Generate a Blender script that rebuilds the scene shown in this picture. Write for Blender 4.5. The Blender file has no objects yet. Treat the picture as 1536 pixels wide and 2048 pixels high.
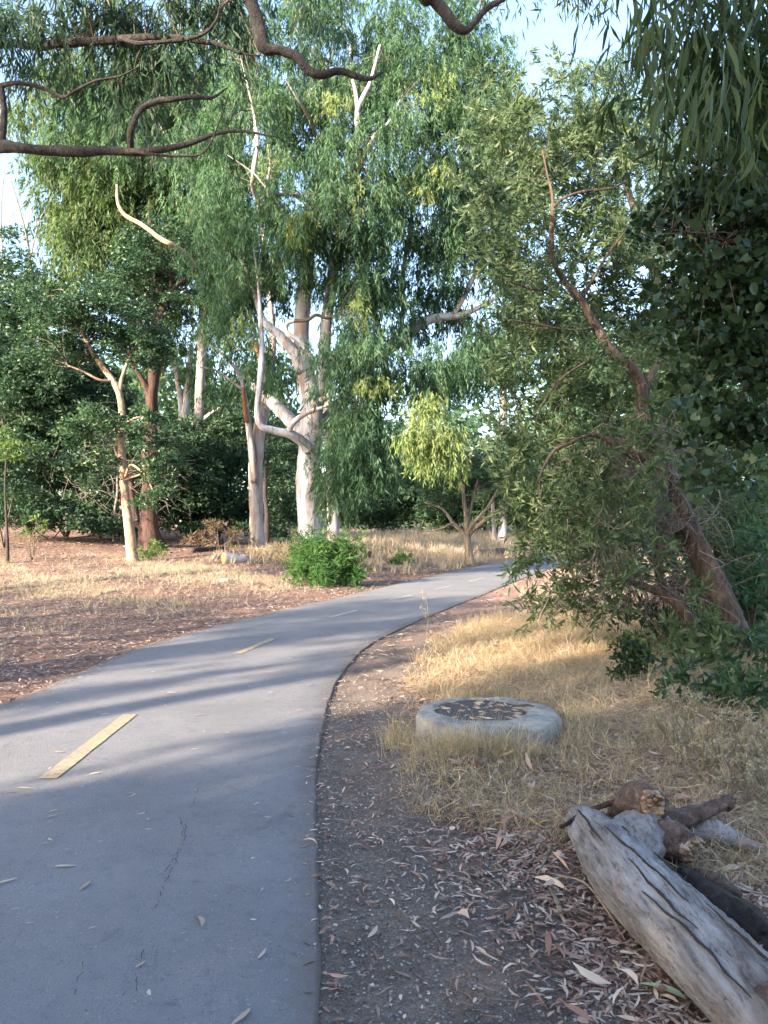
import bpy, math, random
import numpy as np
from mathutils import Vector
random.seed(7); rng = np.random.default_rng(11)
scene = bpy.context.scene
col = scene.collection
PI = math.pi
# ------------------------------------------------------------------ camera, sky, sun, exposure
F = 1518.0                                   # focal length in photo pixels (1536 x 2048)
PITCH = math.radians(0.98); CAMZ = 1.6
cam = bpy.data.cameras.new('camera'); camo = bpy.data.objects.new('camera', cam); col.objects.link(camo)
cam.sensor_fit = 'VERTICAL'; cam.sensor_height = 36; cam.lens = 36*F/2048; cam.clip_start = .05; cam.clip_end = 2000
camo.location = (0, 0, CAMZ); camo.rotation_euler = (PI/2+PITCH, 0, 0); scene.camera = camo
SUN_EL, SUN_AZ = math.radians(21), math.radians(226.5)       # azimuth clockwise from +Y: the sun stands behind and left
w = bpy.data.worlds.new('World'); scene.world = w; w.use_nodes = True
nt = w.node_tree; bg = nt.nodes['Background']
sky = nt.nodes.new('ShaderNodeTexSky'); sky.sky_type = 'NISHITA'; sky.sun_disc = False
sky.sun_elevation = SUN_EL; sky.sun_rotation = SUN_AZ; sky.air_density = 1.0; sky.dust_density = 2.6; sky.ozone_density = 1.6
nt.links.new(sky.outputs[0], bg.inputs[0]); bg.inputs[1].default_value = 0.15
sl = bpy.data.lights.new('sun', 'SUN'); sl.energy = 4.3; sl.angle = math.radians(0.9); sl.color = (1, .83, .62)
so = bpy.data.objects.new('sun', sl); col.objects.link(so)
SD = Vector((math.sin(SUN_AZ)*math.cos(SUN_EL), math.cos(SUN_AZ)*math.cos(SUN_EL), math.sin(SUN_EL)))   # towards the sun
so.rotation_euler = SD.to_track_quat('Z', 'Y').to_euler(); so.location = SD*60
scene.view_settings.view_transform = 'Standard'; scene.view_settings.look = 'None'
scene.view_settings.exposure = 2.5; scene.view_settings.gamma = 1
scene.cycles.max_bounces = 6; scene.cycles.diffuse_bounces = 3; scene.cycles.transmission_bounces = 3; scene.cycles.glossy_bounces = 2
scene.cycles.use_adaptive_sampling = True
scene.cycles.use_denoising = True

# ------------------------------------------------------------------ helpers
def ss(a, b, x):
    t = np.clip((np.asarray(x, float)-a)/(b-a), 0, 1); return t*t*(3-2*t)
RE = np.array([(.9,-12),(.35,-6),(.12,-3),(.02,-1.5),(-.06,-.3),(-.12,.7),(-.16,1.6),(-.20,2.4),(-.255,3.03),(-.33,3.73),(-.42,4.86),(-.48,6.07),(-.49,6.94),(-.44,8.1),(-.26,9.7),(.24,11.6),(1.02,13.9),
               (2.25,17.3),(3.4,20.6),(4.85,24.5),(7.0,30),(9.4,36),(13,44),(18,53),(27,65),(40,80)])
def catmull(P, n=8):
    P = np.asarray(P, float); Q = np.vstack([2*P[0]-P[1], P, 2*P[-1]-P[-2]]); out = []
    for i in range(1, len(Q)-2):
        t = np.linspace(0, 1, n, endpoint=False)[:, None]
        a, b, c, d = Q[i-1], Q[i], Q[i+1], Q[i+2]
        out.append(.5*(2*b+(c-a)*t+(2*a-5*b+4*c-d)*t*t+(3*b-a-3*c+d)*t**3))
    out.append(P[-1:]); return np.vstack(out)
REC = catmull(RE, 8)
T = np.gradient(REC, axis=0); T /= np.linalg.norm(T, axis=1)[:, None]
NL = np.stack([-T[:, 1], T[:, 0]], 1)                         # points to the left of travel
WIDTH = 2.86
CL = REC+NL*WIDTH/2
def path_sd(x, y):
    """lateral position: <0 right of the right edge, 0..WIDTH on the path, >WIDTH left of it"""
    x = np.atleast_1d(np.asarray(x, float)); y = np.atleast_1d(np.asarray(y, float)); shp = x.shape
    x = x.ravel(); y = y.ravel(); res = np.empty(len(x))
    for s in range(0, len(x), 20000):
        p = np.stack([x[s:s+20000], y[s:s+20000]], 1)
        d = ((p[:, None]-REC[None])**2).sum(2); i = d.argmin(1)
        res[s:s+20000] = ((p-REC[i])*NL[i]).sum(1)
    return res.reshape(shp)
def wob(x, y, s, k=0):
    return (np.sin(x*s+1.3+k)*np.cos(y*s*.9+.7*k)+.5*np.sin(x*s*2.1+y*s*1.7+k*2)+.3*np.cos(x*s*3.7-y*s*4.1+k))/1.8
def H(x, y):
    x = np.atleast_1d(np.asarray(x, float)); y = np.atleast_1d(np.asarray(y, float))
    sd = path_sd(x, y)
    l = sd-WIDTH
    m = .95*(1-np.exp(-np.clip(y-16.5, 0, None)/17))*ss(.4, 6, l) + .75*ss(-6, -20, x)*ss(18, 36, y)
    off = np.where(sd < 0, -sd, np.where(l > 0, l, 0))
    edge = ss(0, .5, off)
    h = m + edge*(.035*wob(x, y, 1.7)+.02*wob(x, y, 5.1, 2)) + .5*ss(3, 14, -sd)*ss(3, 12, y) - .0*off
    h = h + .10*ss(.8, 2.5, -sd)*edge + edge*.12*wob(x, y, .33, 4)*ss(2, 12, off)
    h = h + 3.5*ss(60, 260, np.hypot(x, y)) + .12*np.exp(-((x-.50)**2+(y-5.05)**2)/.22)*edge + .9*ss(34, 44, y)*ss(-4, -14, x)
    return h - .012*ss(.02, .1, off)
def ray(px, py):
    u = (px-768)/F; v = (1024-py)/F
    return np.array([u, math.cos(PITCH)-v*math.sin(PITCH), math.sin(PITCH)+v*math.cos(PITCH)])
def P(px, py, d):
    r = ray(px, py); t = d/r[1]; return np.array([r[0]*t, d, CAMZ+r[2]*t])
def G(px, py):
    r = ray(px, py); ts = np.concatenate([np.arange(1.5, 30, .1), np.arange(30, 150, .5)])
    hh = H(r[0]*ts, r[1]*ts); z = CAMZ+r[2]*ts
    i = np.argmax(z < hh) if (z < hh).any() else len(ts)-1
    t = ts[i]; return np.array([r[0]*t, r[1]*t, hh[i]])
def gz(x, y): return float(H(x, y)[0])
def unit(a): return a/np.maximum(np.linalg.norm(a, axis=-1, keepdims=True), 1e-9)

def link_mesh(name, me, mat=None, parent=None):
    o = bpy.data.objects.new(name, me); col.objects.link(o)
    if mat: me.materials.append(mat)
    if parent: o.parent = parent
    return o
def np_mesh(name, verts, faces, mat=None, parent=None, rnd=None, smooth=False, attrs=None):
    """faces: int array (n,3) or (n,4); rnd: per-face float"""
    verts = np.asarray(verts, np.float32); faces = np.asarray(faces, np.int32)
    me = bpy.data.meshes.new(name); k = faces.shape[1]; n = len(faces)
    me.vertices.add(len(verts)); me.vertices.foreach_set('co', verts.ravel())
    me.loops.add(n*k); me.loops.foreach_set('vertex_index', faces.ravel())
    me.polygons.add(n); me.polygons.foreach_set('loop_start', np.arange(0, n*k, k, dtype=np.int32))
    if smooth: me.polygons.foreach_set('use_smooth', np.ones(n, bool))
    me.update(calc_edges=True)
    if rnd is not None:
        a = me.attributes.new('rnd', 'FLOAT', 'FACE'); a.data.foreach_set('value', np.asarray(rnd, np.float32))
    for nm, v in (attrs or {}).items():
        a = me.attributes.new(nm, 'FLOAT', 'POINT'); a.data.foreach_set('value', np.asarray(v, np.float32))
    return link_mesh(name, me, mat, parent)
def tag(o, label=None, cat=None, group=None, kind=None):
    if label: o['label'] = label
    if cat: o['category'] = cat
    if group: o['group'] = group
    if kind: o['kind'] = kind
    return o
def empty(name, loc, label, cat, group=None, kind=None):
    o = bpy.data.objects.new(name, None); col.objects.link(o); o.empty_display_size = .2
    o.location = Vector([float(c) for c in loc]); tag(o, label, cat, group, kind); return o

class MB:
    """collects tubes / quads into one mesh; positions in world space, shifted by the parent's location"""
    def __init__(s): s.v = []; s.f = []; s.n = 0
    def tube(s, pts, rad, seg=8, cap=True, bump=0, sub=5, twist=0, flat=1.0, groove=0):
        pts = np.asarray(pts, float); rad = np.asarray(rad, float)
        if sub > 1 and len(pts) > 1:
            q = catmull(np.column_stack([pts, rad]), sub); pts, rad = q[:, :3], np.maximum(q[:, 3], .0008)
        m = len(pts); t = unit(np.gradient(pts, axis=0))
        up = np.array([0, 0, 1.]) if abs(t[0][2]) < .8 else np.array([1., 0, 0])
        a = unit(np.cross(t[0], up)); A = []
        for i in range(m):
            a = unit(a-t[i]*np.dot(a, t[i])); A.append(a)
        A = np.array(A); B = np.cross(t, A)
        th = np.linspace(0, 2*PI, seg, endpoint=False)
        r = rad[:, None]*np.ones(seg)[None]
        if bump:
            u = np.cumsum(np.r_[0, np.linalg.norm(np.diff(pts, axis=0), axis=1)])/max(rad.mean(), 1e-3)
            ph = rng.random(6)*6
            r = r*(1+bump*(.5*np.sin(2*th[None]+u[:, None]*.31+ph[0])+.35*np.sin(3*th[None]-u[:, None]*.55+ph[1])+.3*np.sin(5*th[None]+u[:, None]*.23+ph[2])+.3*np.sin(u[:, None]*1.1+th[None]+ph[3]))
                   + bump*.25*rng.standard_normal((m, seg)))
        if groove:
            gv = np.cumsum(rng.standard_normal((m, seg)), 0)*.12+rng.standard_normal(seg)[None]*1.0; gv -= gv.mean(); r = r*(1+groove*np.clip(gv, -2.2, 1.2))
        v = pts[:, None]+A[:, None]*(r*np.cos(th))[..., None]+B[:, None]*(r*np.sin(th)*flat)[..., None]
        v = v.reshape(-1, 3); i, j = np.meshgrid(np.arange(m-1), np.arange(seg), indexing='ij'); j2 = (j+1) % seg
        f = np.stack([i*seg+j, i*seg+j2, (i+1)*seg+j2, (i+1)*seg+j], -1).reshape(-1, 4)+s.n
        s.v.append(v); s.f.append(f); s.n += len(v)
        if cap:
            for e, row in ((0, 0), (1, m-1)):
                c = pts[row]; s.v.append(np.vstack([c])); ci = s.n; s.n += 1
                base = s.n-1-len(v)+row*seg if e == 0 else s.n-2-len(v)+row*seg
                k = np.arange(0, seg, 2) if seg % 2 == 0 else None
                if k is not None:
                    q = np.stack([base+k, base+(k+1) % seg, base+(k+2) % seg, np.full(len(k), ci)], -1)
                    if e == 0: q = q[:, ::-1]
                    s.f.append(q)
        return s
    def build(s, name, mat, parent=None, smooth=True, rnd=None):
        if not s.v: return None
        v = np.vstack(s.v); f = np.vstack(s.f)
        if parent is not None: v = v-np.array(root_loc(parent))
        return np_mesh(name, v, f, mat, parent, smooth=smooth, rnd=rnd)
def root_loc(o):
    l = Vector((0, 0, 0))
    while o is not None: l = l+o.location; o = o.parent
    return l

# ------------------------------------------------------------------ materials
def nodes(name):
    m = bpy.data.materials.new(name); m.use_nodes = True; t = m.node_tree; return m, t, t.nodes['Principled BSDF']
def ramp(t, fac, stops, interp='LINEAR'):
    r = t.nodes.new('ShaderNodeValToRGB'); r.color_ramp.interpolation = interp
    while len(r.color_ramp.elements) < len(stops): r.color_ramp.elements.new(.5)
    for e, (p, c) in zip(r.color_ramp.elements, stops): e.position = p; e.color = (*c, 1)
    if fac is not None: t.links.new(fac, r.inputs[0])
    return r.outputs[0]
def noise(t, scale, detail=4, rough=.55, vec=None, mapscale=None, dist=0):
    n = t.nodes.new('ShaderNodeTexNoise'); n.inputs['Scale'].default_value = scale; n.inputs['Detail'].default_value = detail
    n.inputs['Roughness'].default_value = rough; n.inputs['Distortion'].default_value = dist
    if vec is None:
        c = t.nodes.new('ShaderNodeTexCoord'); vec = c.outputs['Object']
    if mapscale:
        mp = t.nodes.new('ShaderNodeMapping'); mp.inputs['Scale'].default_value = mapscale; t.links.new(vec, mp.inputs[0]); vec = mp.outputs[0]
    t.links.new(vec, n.inputs['Vector']); return n.outputs[0]
def math_(t, op, a, b=None):
    n = t.nodes.new('ShaderNodeMath'); n.operation = op
    for i, v in enumerate((a, b)):
        if v is None: continue
        if isinstance(v, (int, float)): n.inputs[i].default_value = v
        else: t.links.new(v, n.inputs[i])
    return n.outputs[0]
def mix(t, fac, a, b, mode='MIX'):
    n = t.nodes.new('ShaderNodeMix'); n.data_type = 'RGBA'; n.blend_type = mode
    for s, v in ((0, fac), (6, a), (7, b)):
        if isinstance(v, (int, float)): n.inputs[s].default_value = v
        elif isinstance(v, tuple): n.inputs[s].default_value = (*v, 1)
        else: t.links.new(v, n.inputs[s])
    return n.outputs[2]
def bump(t, b, height, strength=.4, dist=.02):
    n = t.nodes.new('ShaderNodeBump'); n.inputs['Strength'].default_value = strength; n.inputs['Distance'].default_value = dist
    t.links.new(height, n.inputs['Height']); t.links.new(n.outputs[0], b.inputs['Normal'])
def attr(t, name):
    n = t.nodes.new('ShaderNodeAttribute'); n.attribute_name = name; return n.outputs['Fac']
def leaf_mat(name, stops, trans=.35, rough=.55, tint=1.25):
    m, t, b = nodes(name)
    stops = [(p_, tuple(x_*.80 for x_ in c_)) for p_, c_ in stops]
    c = ramp(t, attr(t, 'rnd'), stops)
    t.links.new(c, b.inputs['Base Color']); b.inputs['Roughness'].default_value = rough; b.inputs['Specular IOR Level'].default_value = .22
    tr = t.nodes.new('ShaderNodeBsdfTranslucent')
    t.links.new(mix(t, 1.0, c, (1.05*tint, 1.2*tint, .72*tint), 'MULTIPLY'), tr.inputs[0])
    mx = t.nodes.new('ShaderNodeMixShader'); mx.inputs[0].default_value = trans
    t.links.new(b.outputs[0], mx.inputs[1]); t.links.new(tr.outputs[0], mx.inputs[2])
    t.links.new(mx.outputs[0], t.nodes['Material Output'].inputs[0]); return m
def bark_mat(name, stops, stretch=(5, 5, .8), scale=1.6, bs=.5, fine=(18, 18, 2.5), patch=None):
    m, t, b = nodes(name)
    stops = [(p_, tuple(x_*.78 for x_ in c_)) for p_, c_ in stops]; patch = tuple(x_*.78 for x_ in patch) if patch else None
    n = noise(t, scale, 6, .62, mapscale=stretch, dist=.6)
    c = ramp(t, n, stops)
    n2 = noise(t, 1.0, 5, .7, mapscale=fine, dist=.4)
    c = mix(t, 1.0, c, ramp(t, n2, [(.30, (.30,)*3), (.44, (.88,)*3), (.7, (1.12,)*3)]), 'MULTIPLY')
    if patch:
        n3 = noise(t, 1.1, 3, .5, mapscale=(2.2, 2.2, .9))
        c = mix(t, ramp(t, n3, [(.56, (0,)*3), (.66, (1,)*3)]), c, patch)
    t.links.new(c, b.inputs['Base Color']); b.inputs['Roughness'].default_value = .85
    bump(t, b, n2, bs, .03); return m
M = {}
M['euc_leaf'] = leaf_mat('eucalyptus leaf', [(0, (.034, .080, .050)), (.45, (.072, .148, .084)), (.8, (.125, .212, .115)), (.95, (.19, .245, .11)), (1, (.26, .18, .11))], .42)
M['euc_pale'] = leaf_mat('pale eucalyptus leaf', [(0, (.13, .19, .08)), (.5, (.21, .28, .11)), (1, (.33, .36, .17))], .45)
M['euc_yellow'] = leaf_mat('yellow green eucalyptus leaf', [(0, (.038, .078, .040)), (.4, (.075, .130, .056)), (.8, (.135, .19, .078)), (1, (.24, .23, .12))], .42)
M['euc_blue'] = leaf_mat('blue green eucalyptus leaf', [(0, (.035, .075, .050)), (.6, (.070, .125, .080)), (.9, (.13, .17, .10)), (1, (.20, .14, .08))], .35)
M['oak_leaf'] = leaf_mat('dark oak leaf', [(0, (.016, .042, .026)), (.5, (.034, .078, .042)), (.85, (.068, .125, .058)), (1, (.13, .18, .09))], .25, .38)
M['under_leaf'] = leaf_mat('understory leaf', [(0, (.020, .048, .034)), (.5, (.042, .088, .052)), (.9, (.078, .135, .072)), (1, (.13, .17, .09))], .28)
M['willow_leaf'] = leaf_mat('narrow olive leaf', [(0, (.048, .082, .044)), (.4, (.088, .135, .068)), (.8, (.15, .20, .105)), (1, (.28, .30, .19))], .38, .4)
M['dark_leaf'] = leaf_mat('dark round leaf', [(0, (.018, .036, .016)), (.6, (.034, .066, .026)), (1, (.07, .11, .05))], .2, .35)
M['hang_leaf'] = leaf_mat('long hanging leaf', [(0, (.035, .06, .024)), (.6, (.07, .105, .038)), (1, (.12, .16, .055))], .38, .35)
M['bush_leaf'] = leaf_mat('bright bush leaf', [(0, (.030, .085, .032)), (.5, (.070, .17, .055)), (1, (.16, .27, .085))], .42)
M['lit_leaf'] = leaf_mat('light sapling leaf', [(0, (.06, .11, .035)), (1, (.15, .22, .075))], .42)
M['far_leaf'] = leaf_mat('distant leaf', [(0, (.036, .080, .050)), (.5, (.062, .125, .070)), (1, (.14, .19, .095))], .35)
M['dry_grass'] = leaf_mat('dry grass', [(0, (.30, .19, .125)), (.35, (.56, .41, .285)), (.8, (.76, .62, .465)), (1, (.46, .38, .24))], .45, .7, .95)
M['dry_tan'] = leaf_mat('tan dry grass', [(0, (.33, .25, .19)), (.6, (.46, .38, .30)), (1, (.56, .49, .39))], .3, .7, .95)
M['brush'] = leaf_mat('dead brush', [(0, (.07, .05, .035)), (.6, (.18, .13, .09)), (1, (.33, .26, .17))], .2, .8, .9)
M['weed_grey'] = leaf_mat('grey weed', [(0, (.32, .27, .19)), (1, (.54, .48, .36))], .25, .8, 1.0)
M['litter'] = leaf_mat('fallen leaf', [(0, (.15, .085, .062)), (.3, (.31, .185, .145)), (.65, (.46, .32, .26)), (.9, (.62, .50, .42)), (.985, (.68, .59, .49)), (1, (.46, .29, .11))], .1, .7, .9)
M['mulch'] = leaf_mat('brown mulch leaf', [(0, (.10, .062, .052)), (.35, (.22, .145, .125)), (.7, (.37, .275, .245)), (.92, (.55, .46, .41)), (1, (.64, .56, .48))], .1, .8, .9)
M['path_leaf'] = leaf_mat('pale fallen leaf', [(0, (.33, .24, .18)), (.6, (.55, .45, .37)), (1, (.62, .58, .48))], .1, .6, .9)
M['white_bark'] = bark_mat('white eucalyptus bark', [(.30, (.17, .13, .12)), (.40, (.33, .29, .30)), (.50, (.45, .44, .48)), (.72, (.53, .54, .60))], (4, 4, .7), 1.5, .55, (11, 11, 2.0), (.42, .30, .24))
M['grey_bark'] = bark_mat('smooth grey eucalyptus bark', [(.32, (.20, .15, .145)), (.48, (.34, .29, .29)), (.62, (.43, .40, .43))], (3, 3, .6), 1.4, .4, (12, 12, 1.8), (.34, .21, .16))
M['tan_bark'] = bark_mat('tan bark', [(.35, (.26, .17, .11)), (.5, (.40, .28, .20)), (.65, (.50, .38, .28))], (5, 5, 3), 2, .5, (14, 14, 9))
M['red_bark'] = bark_mat('shaggy red bark', [(.34, (.022, .013, .011)), (.5, (.055, .028, .022)), (.62, (.11, .046, .032)), (.72, (.10, .075, .065))], (9, 9, .5), 1.6, 1.0, (22, 22, 1.2))
M['orange_bark'] = bark_mat('torn orange bark', [(.35, (.15, .065, .038)), (.6, (.30, .14, .07))], (9, 9, .6), 1.6, .8)
M['brown_bark'] = bark_mat('furrowed brown bark', [(.34, (.035, .024, .018)), (.5, (.095, .062, .044)), (.66, (.18, .115, .08))], (11, 11, 1.6), 1.5, 1.0, (24, 24, 4))
M['dark_bark'] = bark_mat('dark rough bark', [(.34, (.018, .014, .013)), (.5, (.040, .031, .028)), (.68, (.095, .072, .063))], (16, 16, 16), 1.2, 1.0, (40, 40, 40))
M['fork_bark'] = bark_mat('grey brown bark', [(.34, (.13, .10, .075)), (.5, (.24, .19, .14)), (.66, (.34, .28, .22))], (9, 9, 1), 1.5, .8, (20, 20, 2))
M['twig'] = bark_mat('twig', [(.3, (.07, .05, .04)), (.7, (.17, .13, .10))], (20, 20, 20), 1, .3, (40, 40, 40))
M['grey_twig'] = bark_mat('dead grey twig', [(.3, (.16, .13, .12)), (.7, (.30, .26, .23))], (20, 20, 20), 1, .3, (40, 40, 40))

# ------------------------------------------------------------------ leaf scatter
def leaf_quads(p, d, L, W, side=None, curl=0.0):
    n = len(p); d = unit(d)
    if side is None: side = rng.standard_normal((n, 3))
    s = unit(np.cross(d, side)); nrm = np.cross(s, d)
    L = np.asarray(L)[:, None] if np.ndim(L) else L; W = np.asarray(W)[:, None] if np.ndim(W) else W
    a = p; b = p+d*L*.42+s*W*.5+nrm*L*curl; c = p+d*L; e = p+d*L*.42-s*W*.5+nrm*L*curl
    v = np.stack([a, b, c, e], 1).reshape(-1, 3); f = np.arange(n*4).reshape(-1, 4)
    return v, f
def in_ell(n, c, r, shell=.0):
    u = unit(rng.standard_normal((n, 3))); k = rng.random((n, 1))**(1/3)
    if shell: k = shell+(1-shell)*k
    return np.asarray(c)+u*k*np.asarray(r)
COV = 2.5
def blob_clumps(blobs, cr):
    """blobs: (px,py,rpx,rpy,depth,ry_m,cover). returns clump centres and the share of leaves"""
    C = []; Wt = []
    for (px, py, rx, ry, d, rd, cov) in blobs:
        c = P(px, py, d); R = np.array([rx/F*d, rd, ry/F*d]); area = PI*R[0]*R[2]
        cov = cov*COV; n = max(3, int(1.3*cov*area/(PI*cr*cr)))
        C.append(in_ell(n, c, R, .15)); Wt.append(np.full(n, cov*area/n))
    return np.vstack(C), np.concatenate(Wt)
def foliage(C, Wt, cr, L, W, style, zmin=None):
    """leaf quads round clump centres; Wt = leaf area wanted per clump (m2)"""
    cnt = np.maximum(2, (Wt/(.5*L*W)).astype(int)); idx = np.repeat(np.arange(len(C)), cnt); n = len(idx)
    cv = rng.random(len(C))
    if style == 'droop':                 # leaves on hanging twiglets
        k = 9; tw = rng.integers(0, k, n); tid = idx*k+tw
        off = rng.standard_normal((len(C)*k, 3))*np.array([.5, .5, .38])*cr
        out = unit(off*np.array([1, 1, 0])+.001)*cr*.5; tl = (.5+.9*rng.random(len(C)*k))*cr*1.15
        s = rng.random((n, 1))
        p = C[idx]+off[tid]+out[tid]*s*.6+np.array([0, 0, -1.])*(tl[tid][:, None])*(s**1.4)+rng.standard_normal((n, 3))*cr*.07
        d = np.array([0, 0, -1.])+out[tid]/cr*.5+rng.standard_normal((n, 3))*.38
        cb = .6*cv[idx]+.4*rng.random(len(C)*k)[tid]
    elif style == 'spray':               # leaves ranked along arching twigs
        k = 7; tw = rng.integers(0, k, n); tid = idx*k+tw
        td = unit(rng.standard_normal((len(C)*k, 3))+np.array([0, 0, .15])); o = rng.standard_normal((len(C)*k, 3))*cr*.3
        s = rng.random((n, 1)); p = C[idx]+o[tid]+td[tid]*s*cr*1.1+np.array([0, 0, -1.])*s*s*cr*.35
        d = td[tid]*.8+rng.standard_normal((n, 3))*.55+np.array([0, 0, -.12])
        cb = .6*cv[idx]+.4*rng.random(len(C)*k)[tid]
    else:                                # broad leaves over a clump's surface
        u = unit(rng.standard_normal((n, 3))); u[:, 2] = np.abs(u[:, 2])*.9-.25
        p = C[idx]+u*cr*(.45+.55*rng.random((n, 1)))
        d = u+rng.standard_normal((n, 3))*.6+np.array([0, 0, -.25]); cb = cv[idx]
    if zmin is not None: p[:, 2] = np.maximum(p[:, 2], zmin+.05+rng.random(n)*.3)
    sz = .7+.6*rng.random(n)
    side = None if style == 'droop' else np.array([0, 0, 1.])+rng.standard_normal((n, 3))*.8
    if style != 'droop': side = np.cross(unit(d), side)
    v, f = leaf_quads(p, d, L*sz, W*sz, side, curl=.06)
    return v, f, np.clip(.55*cb+.45*rng.random(n)+rng.standard_normal(n)*.05, 0, 1)
def crown(blobs, parent, mat, cr=.5, L=.2, W=.035, style='droop', name='crown', limbs=None, twigmat=None, twr=.012, ntw=120, zmin=None, maxln=2.6):
    C, Wt = blob_clumps(blobs, cr)
    v, f, r = foliage(C, Wt, cr, L, W, style, zmin)
    o = np_mesh(name, v-np.array(root_loc(parent)), f, mat, parent, rnd=r)
    if limbs is not None and twigmat:
        pts = np.vstack(limbs); mb = MB(); sel = rng.permutation(len(C))[:ntw]
        for i in sel:
            c = C[i]; dd = np.linalg.norm(pts-c, axis=1)*(1+.25*rng.random(len(pts))); q = pts[np.argsort(dd)[rng.integers(min(6, len(dd)))]]
            ln = np.linalg.norm(c-q)
            if ln > maxln or ln < .1: continue
            mid = (q+c)/2+rng.standard_normal(3)*ln*.1+np.array([0, 0, ln*.08])
            t = min(2.2, .6+ln*.4)
            mb.tube([q, mid, c], [twr*t, twr*.7*t, twr*.3], 4, False, sub=4)
        if mb.v: tag(mb.build('twigs', twigmat, parent), kind='stuff')
    return o
def limb(spec, jit=.0):
    pts = np.array([P(a, b, d) for a, b, d, wd in spec]); r = np.array([wd/F*d/2 for a, b, d, wd in spec])
    return pts, r
def tree(label, limbs, bark, name='eucalyptus_tree', cat='tree', group=None, seg=10, bump=.1, flare=1.0):
    """limbs[0] is the trunk (its first point is dropped to the ground), the rest are branches"""
    pts, r = limb(limbs[0]); g = gz(pts[0][0], pts[0][1])
    root = empty(name, (pts[0][0], pts[0][1], g), label, cat, group)
    base = pts[0].copy(); base[2] = g-.25
    if pts[0][2] > g+.1: pts = np.vstack([base, pts]); r = np.r_[r[0]*1.1*flare, r]
    else: pts[0] = base; r[0] *= flare
    MB().tube(pts, r, max(seg, 12), bump=bump, sub=9).build('trunk', bark, root)
    allp = [catmull(pts, 4)]
    for l in limbs[1:]:
        mat = bark
        if isinstance(l, tuple): l, mat = l
        q, rr = limb(l); MB().tube(q, rr, seg if rr.max() > .04 else 6, bump=bump*.8, sub=6).build('branch', mat, root); allp.append(catmull(q, 4))
    return root, allp

# ================================================================== GROUND
def axis(a, b, n, dens):
    t = np.linspace(0, 1, n); return a+(b-a)*t
ys = np.concatenate([np.arange(-30, -4, 2.), np.arange(-4, 1.5, .5), np.arange(1.5, 10, .1), np.arange(10, 22, .2), np.arange(22, 60, .6), np.geomspace(60, 900, 26)])
xs = np.concatenate([-np.geomspace(40, 700, 22)[::-1], np.arange(-39, -12, 1.), np.arange(-12, -5, .3), np.arange(-5, 5, .1), np.arange(5, 14, .3), np.arange(14, 40, 1.), np.geomspace(40, 700, 22)])
X, Y = np.meshgrid(xs, ys); sd = path_sd(X, Y); Z = H(X, Y)
V = np.stack([X, Y, Z], -1).reshape(-1, 3)
ny, nx = X.shape; i, j = np.meshgrid(np.arange(ny-1), np.arange(nx-1), indexing='ij')
Fq = np.stack([i*nx+j, i*nx+j+1, (i+1)*nx+j+1, (i+1)*nx+j], -1).reshape(-1, 4)
dl = (sd-WIDTH).ravel(); dr = (-sd).ravel(); xf, yf = X.ravel(), Y.ravel()
# what grows or lies where: grit shoulder, leaf litter, straw
shoulder = (dr > -.1)*(1-ss(.75, 1.35, dr+.25*wob(xf, yf, 1.3)))*(1-ss(9, 15, yf))
def straw_left(x, y, dl):
    a = ss(.2, .6, wob(x, y, .55, 3)+.25*wob(x, y, 2.0, 1)+.25*ss(14, 19, y)*ss(26, 22, y)+.35*ss(-4, -9, x)*ss(26, 23, y)-.1)
    return a*ss(1.2, 3, dl)
def field(x, y, dl): return ss(27, 33, y+.0*x)*ss(.5, 1.5, dl)*ss(-5.5, -2.5, x)
strawL = np.where(dl > 0, straw_left(xf, yf, dl)*(1-.85*ss(26, 30, yf)*(xf < -3)), 0)
fld = np.where(dl > 0, field(xf, yf, dl), 0)
strawR = np.where(dr > 0, ss(1.25, 1.9, dr+.25*wob(xf, yf, 1.1, 5)), 0)
straw = np.clip(strawL+fld+strawR, 0, 1)
m, t, b = nodes('woodland ground')
n1 = noise(t, 34, 6, .7); n2 = noise(t, 3, 4, .6); n3 = noise(t, 120, 3, .7)
vor = t.nodes.new('ShaderNodeTexVoronoi'); vor.inputs['Scale'].default_value = 55; tc = t.nodes.new('ShaderNodeTexCoord'); t.links.new(tc.outputs['Object'], vor.inputs['Vector'])
litterc = ramp(t, n1, [(.26, (.12, .078, .062)), (.40, (.27, .18, .145)), (.54, (.42, .30, .25)), (.72, (.54, .42, .35))])
litterc = mix(t, ramp(t, n2, [(.35, (0,)*3), (.65, (.55,)*3)]), litterc, mix(t, .5, litterc, (.20, .10, .07)))
gritc = ramp(t, n3, [(.25, (.105, .085, .074)), (.5, (.215, .178, .158)), (.68, (.31, .262, .23)), (.8, (.46, .40, .35))])
gritc = mix(t, 1.0, gritc, ramp(t, n2, [(.3, (.75,)*3), (.7, (1.2,)*3)]), 'MULTIPLY')
strawc = ramp(t, n1, [(.30, (.24, .17, .12)), (.5, (.44, .34, .25)), (.68, (.58, .48, .36))])
c = mix(t, attr(t, 'straw'), litterc, strawc); c = mix(t, attr(t, 'grit'), c, gritc)
farc = ramp(t, n2, [(.3, (.05, .06, .03)), (.7, (.12, .11, .06))]); c = mix(t, attr(t, 'far'), c, farc)
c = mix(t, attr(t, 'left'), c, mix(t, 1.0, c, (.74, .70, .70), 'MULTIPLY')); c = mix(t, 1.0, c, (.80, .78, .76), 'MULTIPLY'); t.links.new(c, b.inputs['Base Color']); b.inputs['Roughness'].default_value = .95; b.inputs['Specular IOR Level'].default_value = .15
bump(t, b, math_(t, 'ADD', n1, math_(t, 'MULTIPLY', n3, .5)), .8, .03)
ground = np_mesh('ground', V, Fq, m, None, smooth=True, attrs={'straw': straw, 'grit': shoulder, 'left': (dl > 0)*(1-straw), 'far': ss(50, 70, np.hypot(xf, yf))})
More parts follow.
